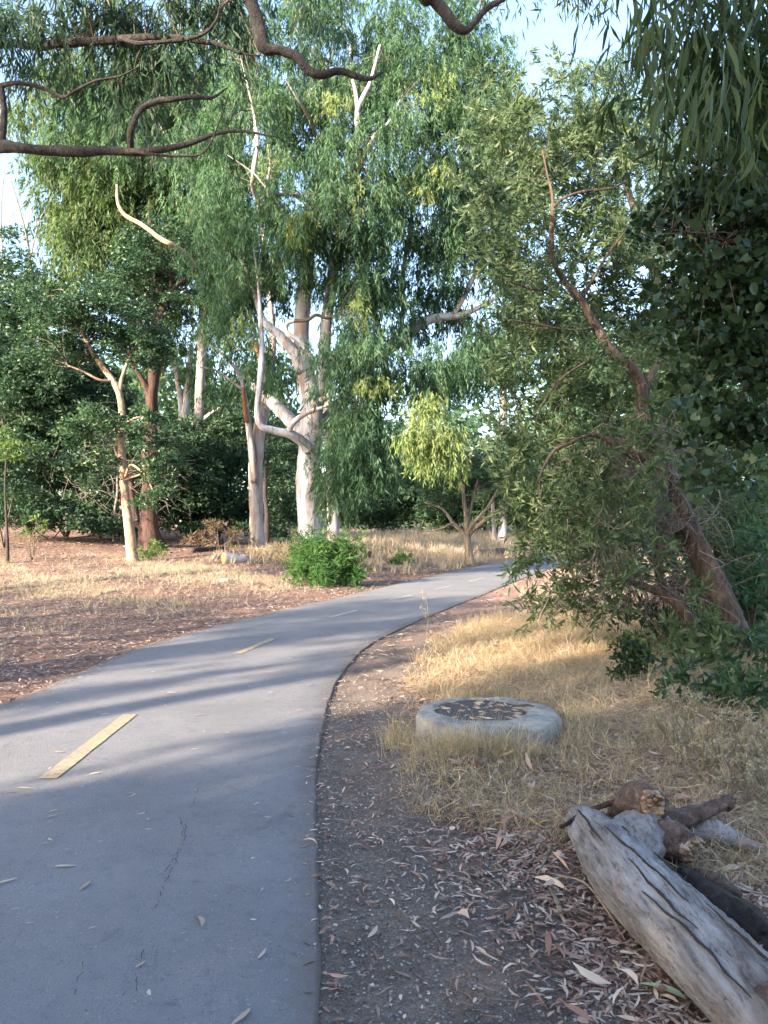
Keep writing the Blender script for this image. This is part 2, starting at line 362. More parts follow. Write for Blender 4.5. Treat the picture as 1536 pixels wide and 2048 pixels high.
tag(ground, 'dry woodland ground of leaf litter, grit and straw beside the path', kind='structure')

# path: asphalt sheet with a thickness
q = catmull(np.column_stack([RE]), 24); tt = unit(np.gradient(q, axis=0)); nn = np.stack([-tt[:, 1], tt[:, 0]], 1)
uu = np.array([0, .02, .35, .9, 1.43, 1.96, 2.5, 2.82, WIDTH])
jag = lambda s, k: .006*np.sin(s*2.3+k)+.003*np.sin(s*7.1+k*2)+np.interp(s, np.arange(0, 200, .07), rng.standard_normal(2858)*.0035)
arc = np.cumsum(np.r_[0, np.linalg.norm(np.diff(q, axis=0), axis=1)])
rows = []
for k, u in enumerate(np.r_[0, uu, WIDTH]):
    e = jag(arc, 0) if k <= 2 else (jag(arc, 3)*3 if k >= len(uu)-1 else 0)
    p = q+nn*(u+e)[:, None] if np.ndim(e) else q+nn*u
    z = -.05 if k in (0, len(uu)+1) else   .016+.014*math.sin(PI*u/WIDTH)
    if k == 1 or k == len(uu): z -= .004
    rows.append(np.column_stack([p, np.full(len(p), z)]))
A = np.stack(rows, 1); nr, nc = A.shape[:2]; i, j = np.meshgrid(np.arange(nr-1), np.arange(nc-1), indexing='ij')
Fp = np.stack([i*nc+j+1, i*nc+j, (i+1)*nc+j, (i+1)*nc+j+1], -1).reshape(-1, 4)
m, t, b = nodes('worn asphalt')
na = noise(t, 260, 3, .7); nb = noise(t, 1.1, 4, .6); nc_ = noise(t, 14, 4, .65)
c = ramp(t, na, [(.30, (.150, .154, .170)), (.5, (.222, .222, .240)), (.70, (.310, .306, .320))])
c = mix(t, 1.0, c, ramp(t, nb, [(.3, (.84,)*3), (.7, (1.12,)*3)]), 'MULTIPLY')
c = mix(t, 1.0, c, ramp(t, nc_, [(.25, (.80, .80, .82)), (.45, (.98, .98, .98)), (.8, (1.10, 1.06, 1.0))]), 'MULTIPLY')
nst = noise(t, 2.3, 6, .7, dist=1.2); c = mix(t, ramp(t, nst, [(.60, (0,)*3), (.70, (.45,)*3)]), c, (.085, .085, .095))
nsp = noise(t, 75, 2, .5); c = mix(t, ramp(t, nsp, [(.66, (0,)*3), (.72, (.7,)*3)]), c, (.42, .40, .38)); c = mix(t, ramp(t, nsp, [(.28, (.7,)*3), (.33, (0,)*3)]), c, (.07, .07, .075))
ed = attr(t, 'edge'); ne = math_(t, 'ADD', ed, math_(t, 'MULTIPLY', math_(t, 'SUBTRACT', noise(t, 9, 4, .7), .5), .5))
c = mix(t, ramp(t, ne, [(.30, (0,)*3), (.75, (.85,)*3)]), c, (.16, .12, .095)); c = mix(t, 1.0, c, (.74, .74, .74), 'MULTIPLY')
t.links.new(c, b.inputs['Base Color']); b.inputs['Roughness'].default_value = .86; b.inputs['Specular IOR Level'].default_value = .3
bump(t, b, math_(t, 'ADD', na, nsp), .6, .006)
edge = np.zeros((nr, nc)); edge[:, [0, 1]] = 1; edge[:, 2] = .55; edge[:, 3] = .0; edge[:, -3] = .55; edge[:, [-1, -2]] = 1
path = np_mesh('path', A.reshape(-1, 3), Fp, m, None, smooth=False, attrs={'edge': edge.ravel()})
tag(path, 'narrow grey asphalt cycle path curving away to the right', kind='structure')
def zpath(s): return   .016+.014*math.sin(PI*min(max(s, 0), WIDTH)/WIDTH)
def zp(x, y): return zpath(float(path_sd(x, y)[0]))
# centre dashes
def paint(name, stops):
    m, t, b = nodes(name); n = noise(t, 60, 4, .7)
    n4 = noise(t, 22, 5, .75); wear = ramp(t, n4, [(.44, (0,)*3), (.56, (.85,)*3)])
    t.links.new(mix(t, wear, ramp(t, n, stops), (.17, .165, .17)), b.inputs['Base Color']); b.inputs['Roughness'].default_value = .8; return m
yel = paint('yellow road paint', [(.3, (.24, .175, .09)), (.5, (.36, .26, .13)), (.7, (.41, .31, .17))])
whi = paint('worn pale road paint', [(.3, (.25, .24, .21)), (.6, (.38, .37, .34))])
for k, ((x0, y0), (x1, y1), wd) in enumerate([((-2.08, 4.72), (-2.10, 6.30), .115), ((-1.79, 9.27), (-1.53, 10.5), .10), ((-.92, 12.9), (-.50, 14.0), .09), ((.12, 15.9), (.62, 17.0), .09),
                                        ((1.22, 18.5), (1.75, 19.6), .09), ((2.35, 21.1), (2.95, 22.5), .1), ((3.5, 24.0), (4.1, 25.4), .1), ((4.7, 27), (5.4, 28.5), .1)]):
    a = np.array([x0, y0]); c2 = np.array([x1, y1]); dd = unit(c2-a); nn2 = np.array([-dd[1], dd[0]])*wd/2
    vs = []
    for s in np.linspace(0, 1, 9):
        p = a+(c2-a)*s
        for sg in (1, -1):
            qv = p+nn2*sg*(1+.05*math.sin(s*31+sg)); vs.append((*qv, zp(*qv)+.005))
    fs = [(2*i+1, 2*i+3, 2*i+2, 2*i) for i in range(8)]
    o = np_mesh('road_marking', vs, fs, yel if k < 2 else whi, path)
    tag(o, 'yellow centre dash on the asphalt' if k < 2 else 'faded pale centre dash on the asphalt')
# hairline cracks
crm, t, b = nodes('dark asphalt crack'); b.inputs['Base Color'].default_value = (.035, .03, .03, 1); b.inputs['Roughness'].default_value = 1  # one even dark colour for the flat crack strips
for pts in ([(400, 1560), (388, 1605), (376, 1640), (368, 1670)], [(358, 1625), (366, 1665), (358, 1700), (345, 1735), (330, 1765), (318, 1800), (303, 1828)], [(360, 1640), (372, 1672), (350, 1712), (328, 1745)],
            [(288, 1890), (275, 1960), (270, 2000)], [(175, 1905), (150, 1990)]):
    v = []; f = []; path_pts = []
    g = [np.array(ray(*p_)) for p_ in pts]; g = np.array([(r[0]*(-(CAMZ-.028)/r[2]), r[1]*(-(CAMZ-.028)/r[2])) for r in g]); g = catmull(g, 8)
    g[:, 0] += rng.standard_normal(len(g))*.005; tg = unit(np.gradient(g, axis=0))
    for i_ in range(len(g)):
        if True:
            wv = .0016*(.3+rng.random()); nx_ = np.array([-tg[i_][1], tg[i_][0]])*wv
            for sg in (1, -1): qv = g[i_]+nx_*sg; v.append((*qv, zp(*qv)+.003))
    f = [(2*i_+1, 2*i_+3, 2*i_+2, 2*i_) for i_ in range(len(g)-1) if rng.random() > .42]
    np_mesh('crack', v, f, crm, path)

# ================================================================== TREES seen in the photograph
main, LP = tree('tallest eucalyptus with thick white peeling trunk behind the bright green bush', [
    [(622,1140,24,64),(621,1095,24,54),(619,1040,24,48),(616,980,24,46),(616,920,24,42),(622,870,24,46),(622,810,24,44),(612,755,24.1,40),(603,700,24.1,32),(605,620,24.2,30),(614,540,24.4,26),(626,430,24.6,21),(640,330,25,16),(650,230,25.3,12),(655,120,25.5,9)],
    [(618,898,23.7,24),(600,880,23.4,22),(578,868,23.1,18),(548,861,22.9,15),(520,850,22.7,13),(515,815,22.7,12),(521,750,22.7,12),(524,690,22.7,11),(521,640,22.7,9),(516,560,22.8,6),(505,480,23,4)],
    [(574,868,23.1,12),(590,842,22.9,12),(618,824,22.9,10),(648,814,22.9,6),(668,806,23,3)],
    [(612,880,24.6,34),(585,845,25.2,30),(555,815,25.8,26),(528,790,26.4,22),(505,770,27,14)],
    [(606,745,24,30),(590,708,23.9,24),(562,672,23.8,19),(532,648,23.7,15),(517,615,23.7,11),(500,560,23.7,8),(470,500,23.8,5)],
    [(626,718,23.4,8),(600,682,23.3,12),(576,668,23.3,11),(572,650,23.3,9),(590,640,23.2,8)],
    ([(588,642,23.2,7),(615,640,23.1,7),(632,630,23,7),(655,636,23,6),(680,626,23,5),(690,612,23,4)], M['dark_bark']),
    [(630,820,24.1,34),(642,770,24.2,28),(648,710,24.3,24),(652,650,24.5,24),(662,580,24.7,22),(672,500,24.9,19),(690,410,25.1,15),(712,310,25.3,13),(718,230,25.4,11),(706,165,25.5,7),(700,90,25.5,5)],
    [(718,345,24,7),(735,300,22.6,9),(750,270,22.4,9),(782,240,22.4,6),(800,200,22.4,3)],
    [(716,330,24,7),(716,270,22.4,10),(714,225,22,10),(728,190,22,9),(742,160,22,7),(760,90,22,5)],[(716,240,22,9),(712,190,22,8),(705,160,22,6)],
    [(638,850,24.5,26),(690,800,24.9,24),(745,725,25,24),(790,688,25,24),(838,650,25,20),(880,634,25,17),(915,632,25,14),(958,615,25,10),(1000,590,25,6)],
    [(797,680,25,11),(806,620,25,10),(806,550,25,9),(818,470,25,8),(832,390,25,9),(850,300,25,7),(878,230,25,6),(905,150,25,4)],
    [(905,632,25,10),(925,600,24.8,10),(955,540,24.6,9),(990,500,24.5,6)],
    ([(640, 420, 24.4, 7.7), (590, 390, 22.5333, 7.0), (545, 385, 21.6, 5.7), (505, 345, 21.4, 3.4), (455, 310, 21.2, 1.4)], M['grey_bark']),
    ([(612, 470, 24, 8.8), (560, 420, 22.3333, 9.0), (535, 380, 21.5, 7.3), (540, 330, 21.5, 4.5), (535, 290, 21.5, 1.6)], M['grey_bark']),
    ([(600, 480, 24, 9.9), (515, 395, 22.1333, 10.4), (508, 340, 21.4, 10.4), (515, 285, 21.4, 7.3), (505, 215, 21.4, 4.6), (490, 150, 21.4, 3.3), (480, 110, 21.4, 1.6)], M['grey_bark']),
    ([(640, 300, 24.5, 7.7), (622, 245, 22.5333, 5.6), (590, 190, 21.6, 3.9), (565, 150, 21.5, 1.4)], M['grey_bark']),
    ([(640, 300, 24.8, 8.8), (618, 220, 23.1333, 7.5), (620, 185, 22.3, 4.6), (655, 150, 22.3, 1.6)], M['grey_bark']),
    [(640,800,23.6,10),(680,790,23.3,7),(715,800,23.1,6),(745,780,23,4)]], M['white_bark'], flare=1.15, bump=.07)
mb = [  # (px,py,rx,ry,depth,depth radius,cover)
    (560,90,150,110,24,2.5,1.3),(700,80,150,110,25,2.5,1.2),(850,60,110,110,25,2,1.1),(930,120,90,110,25,2,1.3),(830,180,130,90,24,2,1.6),(640,230,140,90,24,2.5,1.5),
    (500,250,110,100,24,2.5,1.5),(940,250,110,110,24,2,1.9),(760,300,120,80,23,2,1.8),(600,400,110,80,23,2,1.7),(480,420,100,90,24,2.2,1.6),(430,330,80,90,25,2,1.4),
    (700,420,90,70,22.5,1.5,2.0),(850,400,110,90,24,2,2.2),(960,400,80,90,25,2,1.6),(560,480,80,60,22.5,1.5,1.8),(470,540,90,70,24,2,1.6),(740,520,80,90,23.5,1.5,2.2),
    (720,600,50,70,23,1.2,1.6),(900,520,100,70,25,2,1.7),(730,700,100,60,22.5,1.6,2.4),(850,740,110,50,23,1.6,2.0),(940,720,90,60,24,1.6,1.6),(710,780,75,60,22.5,1.4,2.0),
    (700,880,65,60,22.3,1.2,2.2),(770,900,70,60,23,1.3,2.0),(685,960,40,60,22.3,.8,1.8),(560,740,55,60,25,1.5,1.3),(540,560,60,60,25,1.5,1.3),(460,640,60,60,25,1.5,1.2),
    (800,620,60,40,24,1,.9),(1000,680,80,70,25,2,1.3),(1010,330,70,90,25.5,2,1.5),(1040,450,60,90,25.5,2,1.4),(990,170,50,70,25,2,1.4),(1040,600,60,80,25.5,2,1.4),(655,560,40,60,26,1,1.3),(690,560,30,60,23.2,.8,1.0),(600,520,40,40,22.8,.6,.9),(850,620,70,60,26.5,1.5,1.2),(870,760,60,40,25.5,1.2,1.0),(930,640,50,50,26,1.2,1.0)]
crown(mb, main, M['euc_leaf'], .48, .20, .036, 'droop', limbs=LP, twigmat=M['twig'], ntw=420)
crown([(848,815,22,35,17,.35,2.6),(822,860,22,35,17,.35,1.8),(850,870,35,40,17,.4,2.0),(888,885,28,45,17,.4,1.7),(905,925,22,28,17,.3,1.2),(838,945,10,32,17,.2,1.4),(865,925,16,25,17,.3,1.1),(690,400,35,50,22,.6,1.1),(600,450,40,30,21.8,.6,1.2),(560,330,45,35,22,.6,.4),(720,620,30,35,21.8,.5,.4),(760,760,50,25,21.5,.5,.6),(480,650,30,30,22,.5,.6),(660,220,50,40,22,.6,.35),(880,160,50,40,22,.6,.35),(700,700,25,30,21.5,.4,.7),(870,360,50,30,22,.6,.6)], main, M['euc_pale'], .28, .15, .03, 'droop', name='drooping_bough')

pale, LP2 = tree('slender pale eucalyptus with a forked reddish side stem left of the tallest trunk', [
    [(515,1100,30,34),(513,1030,30,29),(511,960,30,27),(514,900,30,27),(520,850,30,26),(530,815,30.2,23),(540,760,30.5,18),(545,680,30.8,15),(540,600,31,12),(530,500,31,10),(515,400,31,9),(512,300,31,8),(505,200,31,6)],
    [(509,965,29.7,16),(502,890,29.6,14),(494,830,29.5,12),(488,785,29.5,9),(479,750,29.4,8),(450,712,29.2,6),(418,690,29,4)],
    ([(494,845,29.35,9),(489,805,29.3,10),(487,775,29.3,6)], M['orange_bark']),
    [(536,775,30.3,14),(524,730,30.2,12),(514,695,30.2,13)],
    ([(520,720,30,6),(512,690,30,14),(505,680,30,8)], M['orange_bark']),
    [(486,780,29.4,5),(460,760,29.3,4),(430,740,29.2,4),(400,735,29,2)],
    [(515,705,30,7),(490,698,29.8,6),(465,705,29.6,4)]], M['grey_bark'], bump=.08, flare=1.15)
crown([(430,130,120,120,32,3,1.2),(330,260,140,110,33,3,1.3),(200,260,110,110,34,3,1.2),(420,420,90,90,33,2.5,1.2),(510,700,40,90,31,1.5,.7),(440,740,50,60,30,1.5,.5)], pale, M['euc_leaf'], .6, .24, .045, 'droop', limbs=LP2, twigmat=M['twig'], ntw=150)

rear, LP3 = tree('tall leaning eucalyptus whose yellow green crown fills the space over the tan tree', [
    [(395,1075,38,22),(392,1000,38,20),(395,900,38,20),(400,780,38,19),(405,650,38,18),(408,520,38,17),(405,420,35,15),(388,370,33,14),(362,325,33,13),(340,280,33,10),(318,250,33,8),(300,200,34,6)],
    ([(405,560,37,12),(375,512,31,11),(345,490,29.6,10),(320,477,29.5,10),(285,450,29.5,9),(250,430,29.5,8),(236,405,29.5,7),(234,370,29.6,4)], M['tan_bark']),
    [(402,440,37.5,8.8),(415,380,34.5,8.8),(420,320,33,6.6),(412,270,33,4.4)],
    [(385,370,37.5,8),(400,250,37.5,6),(385,190,37.5,5),(370,130,37.5,4)]], M['grey_bark'], bump=.08)
crown([(130,250,80,110,36,3,1.7),(210,170,110,90,36,3,1.6),(300,300,120,110,36,3,2.0),(180,400,100,90,36,3,2.0),(270,430,110,90,36,3,2.0),(380,200,110,90,36,3,1.6),(400,350,80,110,36,3,1.5),
       (200,520,90,60,35,2.5,1.8),(360,520,110,60,35,2.5,2.0),(120,340,55,60,36,2.5,1.2),(60,250,50,70,36,2.5,.8),(430,600,60,50,34,2,1.4),(170,470,60,50,35,2,1.5),(430,480,80,80,38,2.5,1.6),(300,600,90,50,38,2,1.4),(120,560,60,40,36,2,1.2),(240,330,90,80,38,3,1.2),(470,560,60,60,38,2,1.2),(100,430,50,60,37,2,1.0)], rear, M['euc_yellow'], .62, .29, .062, 'droop', limbs=LP3, twigmat=M['twig'], ntw=220, twr=.02)

red, LP4 = tree('stout tree with shaggy dark red bark just right of the slim tan trunk', [
    [(303,1095,31,52),(299,1050,31,40),(300,960,31,32),(301,870,31,28),(303,800,31,26),(310,740,31,24),(315,680,31,22),(318,640,31,19),(320,600,31,17),(314,560,31,14),(305,520,31,11),(300,440,31,8)],
    [(318,640,31,13),(332,605,30.8,11),(350,575,30.6,8),(372,555,30.5,5)],
    [(305,800,31,20),(288,765,30.8,12),(270,735,30.6,7),(250,700,30.5,4)],
    [(340,590,30.7,8),(345,540,30.6,6),(355,490,30.5,4)]], M['red_bark'], name='red_barked_tree', bump=.16, flare=1.3)
crown([(300,560,70,60,31,2,1.8),(330,500,60,60,31,2,1.5),(250,600,60,50,31,2,1.5),(370,600,40,50,31,1.5,1.0),(270,500,50,45,31,1.5,1.1),(280,700,60,40,30,1.5,1.1)], red, M['oak_leaf'], .45, .15, .07, 'broad', limbs=LP4, twigmat=M['twig'], ntw=90)
tr2, _ = tree('thin reddish trunk half hidden between the tan trunk and the shaggy red one', [[(277,1082,33,22),(272,1040,33,18),(266,1000,33,15),(262,960,33,12),(260,900,33,8)]], M['red_bark'], name='red_barked_tree', bump=.12)
crown([(262,900,50,45,33,1.5,1.0)], tr2, M['under_leaf'], .4, .16, .07, 'broad')

tan, LP5 = tree('slim tan-trunked tree with dark broad leaves standing at the edge of the straw', [
    [(265,1114,26,24),(259,1060,26,20),(251,1000,26,17),(247,950,26,16),(243,905,26,15),(242,880,26,15),(244,830,26,14),(239,790,26,13),(226,762,26,12),(208,738,26,11),(185,705,26,9),(165,665,26,7),(150,610,26,4)],
    [(250,955,25.9,5),(262,930,25.7,5),(290,950,25.6,4),(308,985,25.5,3)],
    [(245,925,26,5),(232,905,25.9,4),(225,880,25.9,3)],
    [(248,960,25.8,4),(300,945,25.6,4),(330,955,25.5,3)],
    [(239,790,26,8),(244,755,26,7),(262,710,26,5),(290,660,26,4)],
    [(226,762,26,6),(200,760,25.7,5),(170,745,25.5,4),(135,730,25.3,3)],
    [(243,850,26,5),(280,835,25.7,5),(310,850,25.5,3)]], M['tan_bark'], name='slim_tree', bump=.06, flare=1.2)
crown([(130,650,80,50,26,1.8,2.2),(200,620,90,50,26,1.8,2.0),(280,660,60,45,26,1.6,1.6),(110,710,60,40,26,1.5,1.6),(210,690,70,45,26,1.5,1.1),(300,700,45,40,26,1.2,1.3),
       (190,845,50,40,25.5,1.2,1.4),(275,850,60,35,25.5,1.2,1.0),(320,900,50,45,25.3,1.2,1.4),(335,960,40,45,25.3,1,1.3),(150,900,45,50,25.5,1.2,1.2),(195,940,40,40,25.5,1,1.0),(305,1000,30,25,25.3,.7,1.1),(60,560,50,40,27,1.2,.9)],
      tan, M['oak_leaf'], .36, .13, .06, 'broad', limbs=LP5, twigmat=M['grey_twig'], ntw=150)

back, _ = tree('pale twin-forked eucalyptus seen in the gap behind the dark foliage', [
    [(362,1040,42,20),(362,980,42,19),(364,900,42,17),(366,850,42,17),(362,800,42,13),(355,760,42,10),(350,720,42,7)],
    [(367,860,41.9,14),(373,800,41.8,14),(379,740,41.8,11),(383,690,41.8,7)],[(368,862,41.7,10),(392,850,41.5,9),(420,828,41.4,7),(440,815,41.3,4)]], M['white_bark'], bump=.06)
crown([(370,640,70,60,42,2.5,1.0),(430,780,60,70,43,2.5,1.3),(340,720,40,50,43,2,1.0),(440,880,60,60,43,2,1.4)], back, M['euc_yellow'], .7, .28, .055, 'droop')
bh, _ = tree('grey trunk glimpsed immediately right of the thick white trunk', [[(667,1075,34,26),(665,1020,34,22),(662,950,34,21),(658,870,34,19),(655,760,34,15)]], M['grey_bark'], bump=.06, flare=1.15)
crown([(680,820,60,50,34,2,1.0)], bh, M['euc_leaf'], .6, .24, .05, 'droop')
for sp, lab in (([(533,1080,33,14),(534,1030,33,10),(530,980,33,9),(535,900,33,6)], 'thin dark stem close behind the slender pale eucalyptus'),
                ([(228,1070,33,6),(230,1020,33,6),(235,980,33,5),(232,900,33,4)], 'bare grey pole-like stem left of the tan trunk'),
                ([(245,1068,33.5,7),(242,1010,33.5,6),(240,960,33.5,4)], 'short pale stem squeezed beside the tan trunk'),
                ([(15,1100,24,7),(13,1040,24,5),(10,970,24,4),(14,900,24,3)], 'thin sapling stem at the picture edge beside the bank')):
    tw, _l = tree(lab, [sp], M['dark_bark'] if 'dark' in lab or 'sapling' in lab else M['grey_twig'], name='thin_tree', bump=.05, seg=6)
    crown([(sp[-1][0], sp[-1][1]-5, 34, 40, sp[-1][2], .8, .9)], tw, M['lit_leaf'] if 'sapling' in lab else M['under_leaf'], .35, .13, .06, 'broad')

fork, LP6 = tree('small vase-shaped tree with many bare forks at the far edge of the path', [
    [(940,1128,31,22),(938,1105,31,17),(934,1082,31,15),(933,1068,31,14)],
    [(933,1072,31,10),(918,1058,31,9),(903,1042,31,7),(885,1018,31,5),(850,1005,31,3)],
    [(933,1072,31,11),(932,1035,31,9),(928,1000,31,8),(926,965,31,7),(934,935,31,6),(943,905,31,5)],
    [(927,985,31,4),(915,965,31,4),(900,945,31,3)],
    [(935,1068,31,10),(948,1045,30.7,8),(962,1030,30.6,7),(978,1010,30.5,6),(995,980,30.5,4)],
    [(937,1070,31,10),(952,1055,30.8,8),(975,1035,30.6,7),(1005,1015,30.5,6),(1040,992,30.5,4)],
    [(934,1060,31,8),(938,1030,31.2,7),(945,1000,31.3,6),(955,960,31.4,4)],
    [(905,1045,31,4),(880,1058,30.8,4),(845,1062,30.6,3),(825,1050,30.5,2)]], M['fork_bark'], name='forked_tree', bump=.12, flare=1.15)
crown([(905,985,45,45,32,1.2,1.4),(960,940,60,45,32,1.2,1.2),(1010,960,50,45,31.5,1.2,1.2),(870,1000,45,30,31.5,1,1.1)], fork, M['oak_leaf'], .4, .15, .055, 'broad', limbs=LP6, twigmat=M['fork_bark'], ntw=60)
for sp, lab in (([(1003,1098,46,22),(1006,1050,46,17),(1008,950,46,15),(1008,850,46,14),(1008,790,46,13),(1006,700,46,10)], 'pale far trunk rising into the gap of sky beyond the small forked tree'),
                ([(988,1094,47,10),(988,1060,47,9),(985,1000,47,7),(982,930,47,5)], 'thin far trunk just left of the pale far trunk')):
    tw, _l = tree(lab, [sp], M['grey_bark'], bump=.06); crown([(sp[-1][0]+20, sp[-1][1]-10, 80, 60, 46, 3, 1.2)], tw, M['far_leaf'], .7, .3, .06, 'droop')

# leaning brown tree at the right
lean, LP7 = tree('leaning brown-barked tree arching over the straw at the right of the path', [
    [(1510,1345,8.6,60),(1498,1310,8.7,52),(1465,1240,8.8,47),(1430,1165,9,44),(1390,1085,9.2,43),(1362,1015,9.3,38),(1332,950,9.4,32),(1302,890,9.5,28),(1286,835,9.5,26),(1283,780,9.5,24),(1266,740,9.5,24),(1226,705,9.5,19),(1192,655,9.5,16),(1162,600,9.4,14),(1128,562,9.4,13),(1106,518,9.3,10),(1103,450,9.2,9),(1105,395,9.2,7),(1095,350,9.2,4),(1085,300,9.2,3)],
    [(1105,415,9.2,6),(1130,395,9.1,6),(1170,382,9,5),(1225,376,8.9,4),(1265,355,8.8,3)],
    [(1162,600,9.4,8),(1185,560,9.3,7),(1215,510,9.2,5),(1260,450,9.1,4)],
    [(1388,1075,9.2,26),(1360,1052,9.1,24),(1335,1062,9,20),(1320,1095,9,18),(1316,1140,9,16),(1330,1180,9,15)],
    [(1400,1290,8.6,30),(1375,1235,8.6,26),(1345,1200,8.7,22),(1305,1180,8.8,16),(1262,1165,8.9,12),(1225,1168,9,7),(1190,1185,9,4)],
    [(1460,1250,8.9,26),(1425,1215,9,20),(1385,1190,9.2,16),(1340,1165,9.4,12)],
    [(1332,950,9.4,22),(1300,925,9.2,20),(1255,905,9,16),(1215,880,8.9,12),(1180,870,8.8,8),(1140,885,8.7,5)],
    [(1280,790,9.5,16),(1305,745,9.7,14),(1330,700,9.9,11),(1350,620,10,8),(1370,520,10,5)],
    [(1226,705,9.5,6),(1180,720,9.2,5),(1120,760,9,4),(1070,830,8.8,3)],
    [(1145,885,8.7,8),(1110,900,8.6,8),(1090,930,8.5,6),(1075,965,8.5,3)],
    [(1190,655,9.5,6),(1140,660,9.2,5),(1080,650,9,4),(1020,640,8.8,3)],
    [(1128,562,9.4,6),(1080,580,9.2,5),(1010,560,9,3)]], M['brown_bark'], name='leaning_tree', bump=.12, seg=12, flare=1.2)
wb = [(1000,200,60,60,11,.8,.9),(1020,340,60,60,10,.6,1.0),(1120,270,70,60,10.5,.8,1.0),(1260,300,60,60,10.5,.8,.9),(1210,250,50,50,10.5,.8,.8),(1000,290,75,80,10.5,.8,1.3),(1080,230,80,90,11,.9,1.1),(1180,300,90,80,11,.9,1.2),(1000,430,90,80,10,.8,1.3),(1110,380,90,70,10.5,.8,1.4),(1250,400,100,80,11,1,1.4),(1060,520,100,70,10,.9,1.3),
      (1180,500,100,70,10.5,.9,1.4),(1300,520,90,80,11,1,1.6),(1030,620,80,60,10,.8,1.2),(1130,640,90,70,10.5,.9,1.4),(1250,620,80,70,11,.9,1.5),(1340,640,70,80,11,1,1.6),(1060,740,90,70,10,.9,1.4),
      (1160,760,80,70,10.5,.9,1.5),(1230,820,80,60,10.5,.9,1.3),(1080,850,80,60,10,.8,1.3),(1150,900,90,60,9.8,.8,1.3),(1060,950,75,60,9.6,.7,1.1),(1170,990,90,70,9.6,.8,1.1),(1080,1050,80,60,9.4,.7,1.0),
      (1200,1080,90,60,9.6,.7,1.0),(1060,1130,60,40,9.2,.5,.8),(1130,1170,90,45,9,.5,1.0),(1110,1210,50,25,8.8,.4,.9),(1370,780,60,90,11,.8,1.4),(1400,900,80,70,11,.8,1.2),(1230,950,60,50,10,.6,.7),
      (1300,860,60,60,8.7,.4,1.1),(1340,720,60,70,8.9,.4,1.2),(1250,700,60,50,8.8,.4,.8),(1280,990,60,50,8.5,.35,.9),(1200,960,70,60,8.7,.4,1.0),(1150,1060,70,50,8.6,.4,.9),(1250,1080,60,50,8.5,.35,.7),(1250,1150,50,40,8.4,.3,.7),(1440,1230,50,50,8.3,.3,1.0),(1180,1210,70,30,8.6,.3,.7),(1450,1180,80,80,10.5,.8,1.3),(1480,1060,70,80,10.8,.8,1.3),(1350,1280,80,60,8.9,.5,.9)]
crown(wb, lean, M['willow_leaf'], .27, .115, .024, 'spray', limbs=[l for l in LP7], twigmat=M['twig'], ntw=420, twr=.0045, maxln=1.0)
# pale leading sprays that reach out over the path
crown([(950,380,35,25,8.5,.3,1.6),(965,440,40,22,8.5,.3,1.5),(1000,400,40,30,8.6,.3,1.2),(975,340,40,22,8.6,.3,1.2),(970,870,35,30,8.5,.3,1.0),(1110,120,18,30,9,.2,.9),(1100,180,30,30,9,.2,.8)], lean, M['willow_leaf'], .2, .10, .026, 'spray', name='outer_spray')
tw = MB()
for k in range(620):
    a = P(1150+rng.random()*280, 870+rng.random()*330, 8.7+rng.random()*.9)
    if rng.random() < .4: a = P(1310+rng.standard_normal()*55, 920+rng.standard_normal()*35, 9.0+rng.random()*.4)
    if rng.random() < .25: a = P(1230+rng.standard_normal()*70, 1170+rng.standard_normal()*30, 8.6+rng.random()*.6)
    d = unit(rng.standard_normal(3)+np.array([0, 0, -.5])); l = .25+rng.random()*.55
    e = a+d*l; mid = (a+e)/2+rng.standard_normal(3)*.1
    r0 = .003+.006*rng.random()**3; tw.tube([a, mid, e, e+rng.standard_normal(3)*.12+np.array([0, 0, -.08])], [r0, r0*.8, r0*.5, .0015], 4, False, sub=3)
tag(tw.build('dead_twigs', M['grey_twig'], lean), kind='stuff')

